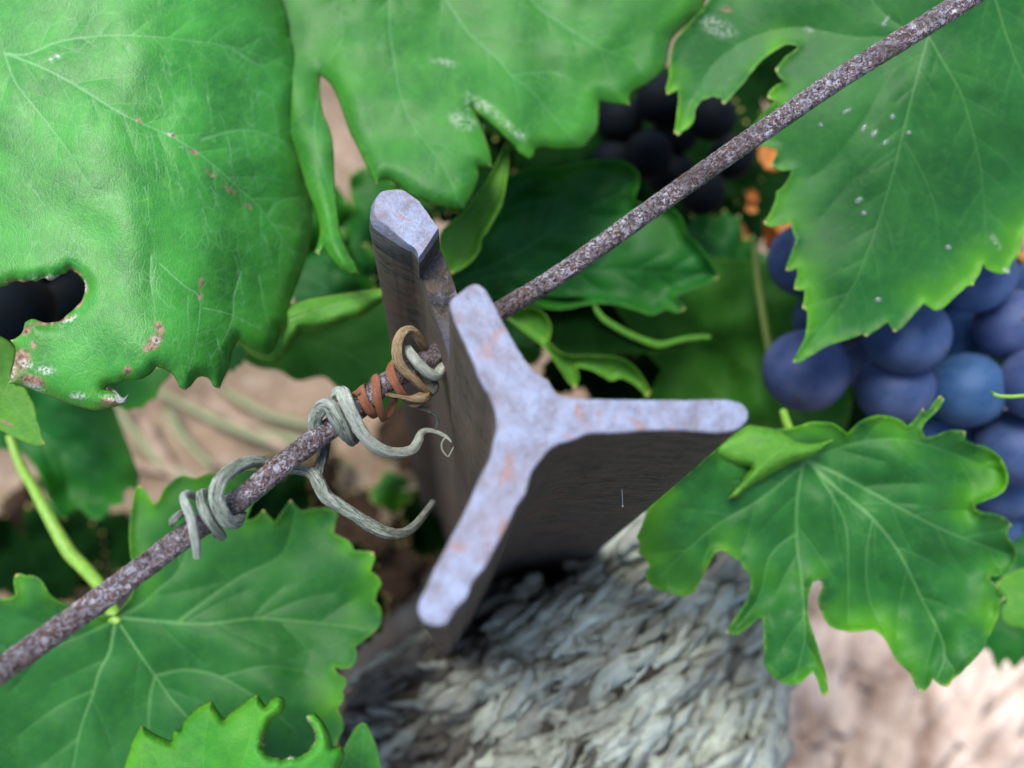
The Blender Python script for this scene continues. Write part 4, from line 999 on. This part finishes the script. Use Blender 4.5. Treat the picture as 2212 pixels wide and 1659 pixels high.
# ------------------------------------------------------------------ leaves deep in the vine (generic lobed shape); near-black ones paint shade into the gaps
def vine_outline(r=150, seed=0):
    q = random.Random(seed); pts = []
    lobes = [(0, 1.0), (62, .86), (-62, .86), (128, .62), (-128, .62)]
    n = 66
    for i in range(n):
        a = -168 + 336 * i / (n - 1)
        rad = 0.42
        for la, lr in lobes:
            d = abs((a - la + 180) % 360 - 180)
            rad = max(rad, lr * (1 - (d / 52) ** 2 * 0.55) if d < 60 else 0)
        rad *= 1 + (0.07 if i % 2 else -0.05) + q.uniform(-.03, .03)
        pts.append((r * rad * math.sin(math.radians(a)), -r * rad * math.cos(math.radians(a))))
    pts.append((0, r * 0.10))
    return pts
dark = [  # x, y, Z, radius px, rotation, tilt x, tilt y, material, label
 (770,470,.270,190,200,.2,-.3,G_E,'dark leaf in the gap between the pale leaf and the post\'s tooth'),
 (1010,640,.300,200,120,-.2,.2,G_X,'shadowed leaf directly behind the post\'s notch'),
 (1080,420,.290,190,30,.1,.3,G_X,'shade-coloured leaf behind the slender curled leaf'),
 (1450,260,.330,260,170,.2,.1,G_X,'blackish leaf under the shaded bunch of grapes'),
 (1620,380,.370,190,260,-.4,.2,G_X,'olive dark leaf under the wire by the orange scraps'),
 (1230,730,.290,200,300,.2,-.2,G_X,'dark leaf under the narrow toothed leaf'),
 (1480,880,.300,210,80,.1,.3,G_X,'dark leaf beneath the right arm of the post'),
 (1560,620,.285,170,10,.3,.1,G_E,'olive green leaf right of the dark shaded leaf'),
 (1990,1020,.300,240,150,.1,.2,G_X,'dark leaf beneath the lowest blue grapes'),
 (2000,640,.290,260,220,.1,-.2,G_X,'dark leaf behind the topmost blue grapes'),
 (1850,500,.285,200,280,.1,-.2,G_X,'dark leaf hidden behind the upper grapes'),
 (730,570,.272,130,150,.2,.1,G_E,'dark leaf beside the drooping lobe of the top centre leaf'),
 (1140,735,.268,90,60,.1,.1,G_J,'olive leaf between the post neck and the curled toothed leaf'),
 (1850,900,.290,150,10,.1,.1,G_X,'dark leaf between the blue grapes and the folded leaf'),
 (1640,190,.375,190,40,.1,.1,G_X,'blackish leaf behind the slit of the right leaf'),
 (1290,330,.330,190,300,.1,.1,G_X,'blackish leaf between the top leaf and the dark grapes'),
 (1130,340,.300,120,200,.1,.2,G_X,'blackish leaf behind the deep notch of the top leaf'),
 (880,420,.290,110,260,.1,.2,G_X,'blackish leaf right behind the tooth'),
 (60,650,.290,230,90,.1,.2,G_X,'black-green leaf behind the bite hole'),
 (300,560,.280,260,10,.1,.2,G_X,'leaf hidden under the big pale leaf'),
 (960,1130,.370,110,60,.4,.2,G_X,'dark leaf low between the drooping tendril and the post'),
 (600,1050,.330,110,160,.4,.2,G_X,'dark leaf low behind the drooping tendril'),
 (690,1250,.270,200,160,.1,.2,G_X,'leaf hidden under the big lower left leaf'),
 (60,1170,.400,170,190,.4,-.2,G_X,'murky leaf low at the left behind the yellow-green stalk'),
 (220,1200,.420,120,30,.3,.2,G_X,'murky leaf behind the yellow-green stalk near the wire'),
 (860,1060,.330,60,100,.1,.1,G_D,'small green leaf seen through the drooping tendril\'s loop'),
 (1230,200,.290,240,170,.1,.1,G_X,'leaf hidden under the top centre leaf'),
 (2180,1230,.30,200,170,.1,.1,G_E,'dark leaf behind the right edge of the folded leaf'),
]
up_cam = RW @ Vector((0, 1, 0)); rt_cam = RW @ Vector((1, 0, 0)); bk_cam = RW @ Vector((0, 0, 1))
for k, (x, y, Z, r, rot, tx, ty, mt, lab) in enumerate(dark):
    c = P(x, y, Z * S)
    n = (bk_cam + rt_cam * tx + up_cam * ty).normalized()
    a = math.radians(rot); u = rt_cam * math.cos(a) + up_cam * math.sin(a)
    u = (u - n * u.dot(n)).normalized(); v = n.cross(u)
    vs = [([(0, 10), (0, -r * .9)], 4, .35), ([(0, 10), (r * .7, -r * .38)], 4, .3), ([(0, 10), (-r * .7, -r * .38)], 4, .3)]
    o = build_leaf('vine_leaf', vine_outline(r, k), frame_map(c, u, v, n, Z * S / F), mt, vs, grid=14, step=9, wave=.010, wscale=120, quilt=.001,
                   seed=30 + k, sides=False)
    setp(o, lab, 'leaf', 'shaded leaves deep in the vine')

# ------------------------------------------------------------------ vine trunk
def bark_mat(name, c1, c2, c3, sc=300):
    m, t, b = newmat(name)
    uv = attr(t, 'luv', 'Vector'); rnd = attr(t, 'tone')
    s = mapping(t, uv, (1, 6, 1))
    n = noise_(t, s, 3.5, 5, 0.6, 0.6); n2 = noise_(t, uv, 1.2, 3)
    col = mixc(t, ramp(t, n, 0.34, 0.62), c1, c2)
    col = mixc(t, math_(t, 'MULTIPLY', rnd, ramp(t, n2, 0.2, 0.45)), col, c3)
    col = mixc(t, math_(t, 'MULTIPLY', math_(t, 'SUBTRACT', 1.0, ramp(t, rnd, 0.0, 0.18)), 0.75), col, (0.07, 0.055, 0.042))
    t.links.new(col, b.inputs['Base Color']); b.inputs['Roughness'].default_value = 0.9
    t.links.new(bump(t, n, 0.0012, 1.0), b.inputs['Normal'])
    return m
M_BARK = bark_mat('bark_core', (0.012, 0.010, 0.009), (0.045, 0.040, 0.036), (0.09, 0.09, 0.08))
M_SHRED = bark_mat('bark_shreds', (0.10, 0.092, 0.078), (0.36, 0.385, 0.335), (0.66, 0.74, 0.64))
TR = np.array([(740,1760),(750,1600),(780,1500),(820,1430),(890,1385),(960,1350),(1000,1290),(1060,1240),(1100,1215),(1200,1200),(1300,1180),(1370,1150),(1440,1110),(1520,1100),(1590,1150),(1640,1240),(1670,1330),(1665,1480),(1660,1600),(1700,1800),(1760,2150),(700,2150)], float)
def trunk_Z(x, y):
    dx = (x - 1230) / 560; dy = (y - 1650) / 620
    b_ = .208 + .055 * (dx * dx) + .02 * dy * dy
    b_ += noise.noise((x / 150, y / 150, 1)) * .014 + noise.noise((x / 60, y / 60, 5)) * .006
    # dark hollow against the post
    b_ += .045 * math.exp(-(((x - 1180) / 190) ** 2 + ((y - 1235) / 38) ** 2))
    b_ += .030 * math.exp(-(((x - 1060) / 80) ** 2 + ((y - 1330) / 80) ** 2))
    b_ += .020 * math.exp(-(((x - 880) / 130) ** 2 + ((y - 1560) / 130) ** 2))
    return b_
gx = np.arange(500, 1960, 16); gy = np.arange(940, 2300, 16)
GG = np.array([(x, y) for y in gy for x in gx], float)
ins = inside(TR, GG); dd, _ = segdist(GG, TR, np.roll(TR, -1, 0))
sd = np.where(ins, dd, -dd)
V = []; tone = []; luv = []
for (x, y), s_ in zip(GG, sd):
    Z = trunk_Z(x, y)
    if s_ < 40: Z += .34 * min(1.0, ((40 - s_) / (110 if x < 1150 else 34))) ** (2 if x < 1150 else 1.0)
    V.append(P(x, y, Z * S)); tone.append(max(0, noise.noise((x / 70, y / 70, 8)))); luv.append((x / 100, y / 100, 0))
nx = len(gx); Fc = []
for j in range(len(gy) - 1):
    for i in range(nx - 1):
        q = (j * nx + i, (j + 1) * nx + i, (j + 1) * nx + i + 1, j * nx + i + 1)
        if max(sd[list(q)]) > (-75 if q[0] % nx < 40 else -20): Fc.append(q)
trunk = empty('grapevine', P(1230, 1500, .3 * S))
setp(trunk, 'gnarled head of an old vine with shaggy pale grey shredding bark, below the post', 'vine')
link('trunk_core', V, Fc, M_BARK, trunk, attrs=dict(tone=tone, luv=luv))
V = []; Fc = []; tone = []; luv = []
rs = random.Random(11); cnt = 0
while cnt < 860:
    x = rs.uniform(700, 1720); y = rs.uniform(1080, 1900)
    q = np.array([(x, y)])
    if not inside(TR, q)[0]: continue
    if math.exp(-(((x - 1180) / 190) ** 2 + ((y - 1235) / 30) ** 2)) > .35: continue
    if x < 1000 and y < 1500 and rs.random() < .45: continue
    cnt += 1
    tt_ = min(1, max(0, (x - 1350) / 300)) * min(1, max(0, (y - 1330) / 200))
    a = math.radians(38 + 34 * tt_ + noise.noise((x / 90, y / 90, 3)) * 42 + rs.gauss(0, 9))
    if x < 1000: a -= math.radians(10 + (1000 - x) * .08)
    if cnt < 230: L = rs.uniform(120, 240); w = rs.uniform(22, 46)
    elif cnt < 680: L = rs.uniform(80, 180); w = rs.uniform(9, 24)
    else: L = rs.uniform(25, 90); w = rs.uniform(3.5, 9)
    Zc = trunk_Z(x, y) - (rs.uniform(-.001, .005) if cnt < 230 else rs.uniform(.001, .0085))
    dx, dy = math.cos(a), -math.sin(a); base = len(V); n1, n2 = 13, 5
    lift = rs.uniform(-.003, .004); arch = rs.uniform(0, .004); cv = rs.uniform(-.25, .25); old = (x < 1060 and y < 1640) or noise.noise((x / 80, y / 80, 31)) > .28; tn = (.55 if old else 1) * min(1, max(0, rs.random() * .75 + .5 * noise.noise((x / 120, y / 120, 12)) + (.25 if x > 1050 else -.3))); tw = rs.uniform(-1, 1)  # old: lower tone toward the left and in noise patches
    for i in range(n1):
        s_ = i / (n1 - 1) * 2 - 1
        ww = w * (1 - abs(s_) ** 2.2) ** .6 * (1 + .55 * noise.noise((cnt * 3.7, s_ * 3.5, 0))) + .6
        for j in range(n2):
            u = j / (n2 - 1) * 2 - 1
            px_ = x + dx * s_ * L * .5 - dy * (u * ww + cv * L * .3 * s_ * s_)
            py_ = y + dy * s_ * L * .5 + dx * (u * ww + cv * L * .3 * s_ * s_)
            zz = Zc + lift * s_ + arch * s_ * s_ + noise.noise((cnt * 1.7, s_ * 2.2, u * 1.2)) * .0035 * (w / 20) + (u * u) * .00026 * w + tw * u * s_ * .0012
            V.append(P(px_, py_, zz * S)); tone.append(tn); luv.append((cnt * .37 + s_ * L / 200, cnt * .11 + u * w / 30, cnt))
    for i in range(n1 - 1):
        for j in range(n2 - 1):
            Fc.append((base + i*n2 + j, base + i*n2 + j + 1, base + (i+1)*n2 + j + 1, base + (i+1)*n2 + j))
sh = link('shredded_bark', V, Fc, M_SHRED, trunk, attrs=dict(tone=tone, luv=luv)); sh['kind'] = 'stuff'
sm_ = sh.modifiers.new('thickness', 'SOLIDIFY'); sm_.thickness = .0005

# ------------------------------------------------------------------ debris on the ground
M_STRAW = plain('dry_straw', (0.19, 0.125, 0.09), (0.60, 0.49, 0.41), 30, 0.9, 0.004)
M_CHIP = plain('wood_chip', (0.18, 0.12, 0.08), (0.36, 0.27, 0.20), 90, 0.85, 0.002)
def gdrop(x, y, lift): return PD(x, y, HC - lift)
def stalk(name, x0, y0, x1, y1, r, lift, lab, mat=M_STRAW, group='dry stalks on the ground'):
    a, b_ = gdrop(x0, y0, lift), gdrop(x1, y1, lift + rs.uniform(-.004, .006))
    m_ = (a + b_) / 2 + Vector((rs.uniform(-1, 1), rs.uniform(-1, 1), rs.uniform(-.2, .6))) * (b_ - a).length * .06
    pts = resample([Vector((*a, r * .8)), Vector((*m_, r)), Vector((*b_, r * .6))], .005)
    V, Fc, par = add_tube_geo([Vector(p[:3]) for p in pts], [p[3] for p in pts], nseg=14, ridge=.16, rough=.45, rs=90, flat=.5)
    o = link(name, V, Fc, mat, None, attrs=dict(luv=par)); setp(o, lab, 'dry stalk' if 'stalk' in name else 'wood scrap', group); return o
LV, LF, LA = [], [], []
for k in range(120):
    t_ = (k + rs.random()) / 120
    x0 = 1560 + 720 * t_ + rs.uniform(-40, 40); y0 = rs.uniform(1360, 1760); an = math.radians(95 - 60 * t_ + rs.uniform(-20, 20)); L = rs.uniform(160, 420)
    a_ = gdrop(x0, y0, rs.uniform(.0, .014)); b_ = gdrop(x0 + math.cos(an) * L, y0 - math.sin(an) * L, rs.uniform(.0, .016)); r_ = rs.uniform(.003, .012)
    m_ = (a_ + b_) / 2 + Vector((rs.uniform(-1, 1), rs.uniform(-1, 1), rs.uniform(-.2, .5))) * (b_ - a_).length * .08
    pts = resample([Vector((*a_, r_ * .6)), Vector((*m_, r_)), Vector((*b_, r_ * .4))], .005)
    v_, f_, p_ = add_tube_geo([Vector(p[:3]) for p in pts], [p[3] for p in pts], nseg=14, ridge=.18, rough=.22, rs=90, flat=.5, seed=k)
    o_ = len(LV); LV += v_; LF += [tuple(i + o_ for i in f) for f in f_]; LA += p_
lt = link('bark_litter', LV, LF, M_STRAW, None, attrs=dict(luv=LA))
setp(lt, 'pale shed bark and chips littering the soil beside the old vine', 'bark litter', None, 'stuff')
SG = [(260,1000,560,1080,.004,.006,'brown stem lying behind the lower tendril coils'),(300,900,430,1100,.004,.01,'brown stem on the bare soil by the pale leaf'),(440,850,700,1000,.003,.006,'stem crossing the bare soil')]
for a in SG: stalk('dry_stalk', *a, mat=M_CHIP)
GR = [(250,880,420,1060,'leftmost grass blade on the bare soil'),(300,960,520,1090,'grass blade close above the lower coils'),(330,840,700,1000,'long grass blade across the bare soil'),(480,840,720,930,'grass blade on the soil under the tendrils'),
      (560,930,760,1010,'grass blade meeting the wire'),(360,880,460,1010,'short grass blade beside the dark leaf end')]
M_GRASS = stem_mat('grass', (0.10, 0.13, 0.05), (0.17, 0.19, 0.08))
for x0, y0, x1, y1, lab in GR:
    o = stalk('grass_blade', x0, y0, x1, y1, .0032, .008, lab, M_GRASS, 'grass blades on the soil'); o['category'] = 'grass'
# added near-black leaves: the shade on the vine floor put into colour
FLOOR_SHADE = [(1000,1250,230,'fallen brown leaf beneath the post\'s lower arm'),(760,1450,150,'added dark leaf as shade beside the foot of the bark'),(880,1250,120,'added dark leaf as shade between post and lower left leaf'),(60,1200,150,'added dark leaf as shade at the left edge'),(200,1230,90,'added dark leaf as shade behind the yellow-green stalk'),
       (790,420,90,'added dark leaf as shade low behind the post tooth'),(840,1400,190,'added dark leaf as shade left of the lower arm'),(700,980,60,'added dark leaf as shade under the upper coils'),(640,1060,110,'added dark leaf as shade under the lower tendril'),(1500,1000,200,'added dark leaf as shade under the right arm'),(980,900,180,'fallen leaf beneath the post\'s long flange'),(720,1130,120,'added dark leaf as shade below the drooping tendril')]
for k, (x, y, r, lab) in enumerate(FLOOR_SHADE):
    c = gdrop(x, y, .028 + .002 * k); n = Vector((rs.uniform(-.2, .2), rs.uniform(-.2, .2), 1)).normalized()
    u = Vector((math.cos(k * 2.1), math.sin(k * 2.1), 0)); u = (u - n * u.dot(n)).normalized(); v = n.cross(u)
    o = build_leaf('floor_shade_leaf', vine_outline(r, 60 + k), frame_map(c, u, v, n, .5 / F), G_FLOORSHADE, [([(0, 0), (0, -r * .9)], 4, .4)], grid=14, step=9, wave=.03, wscale=90, seed=70 + k, sides=False)
    setp(o, lab, 'dry leaf', 'dark leaves added as shade under the vine')
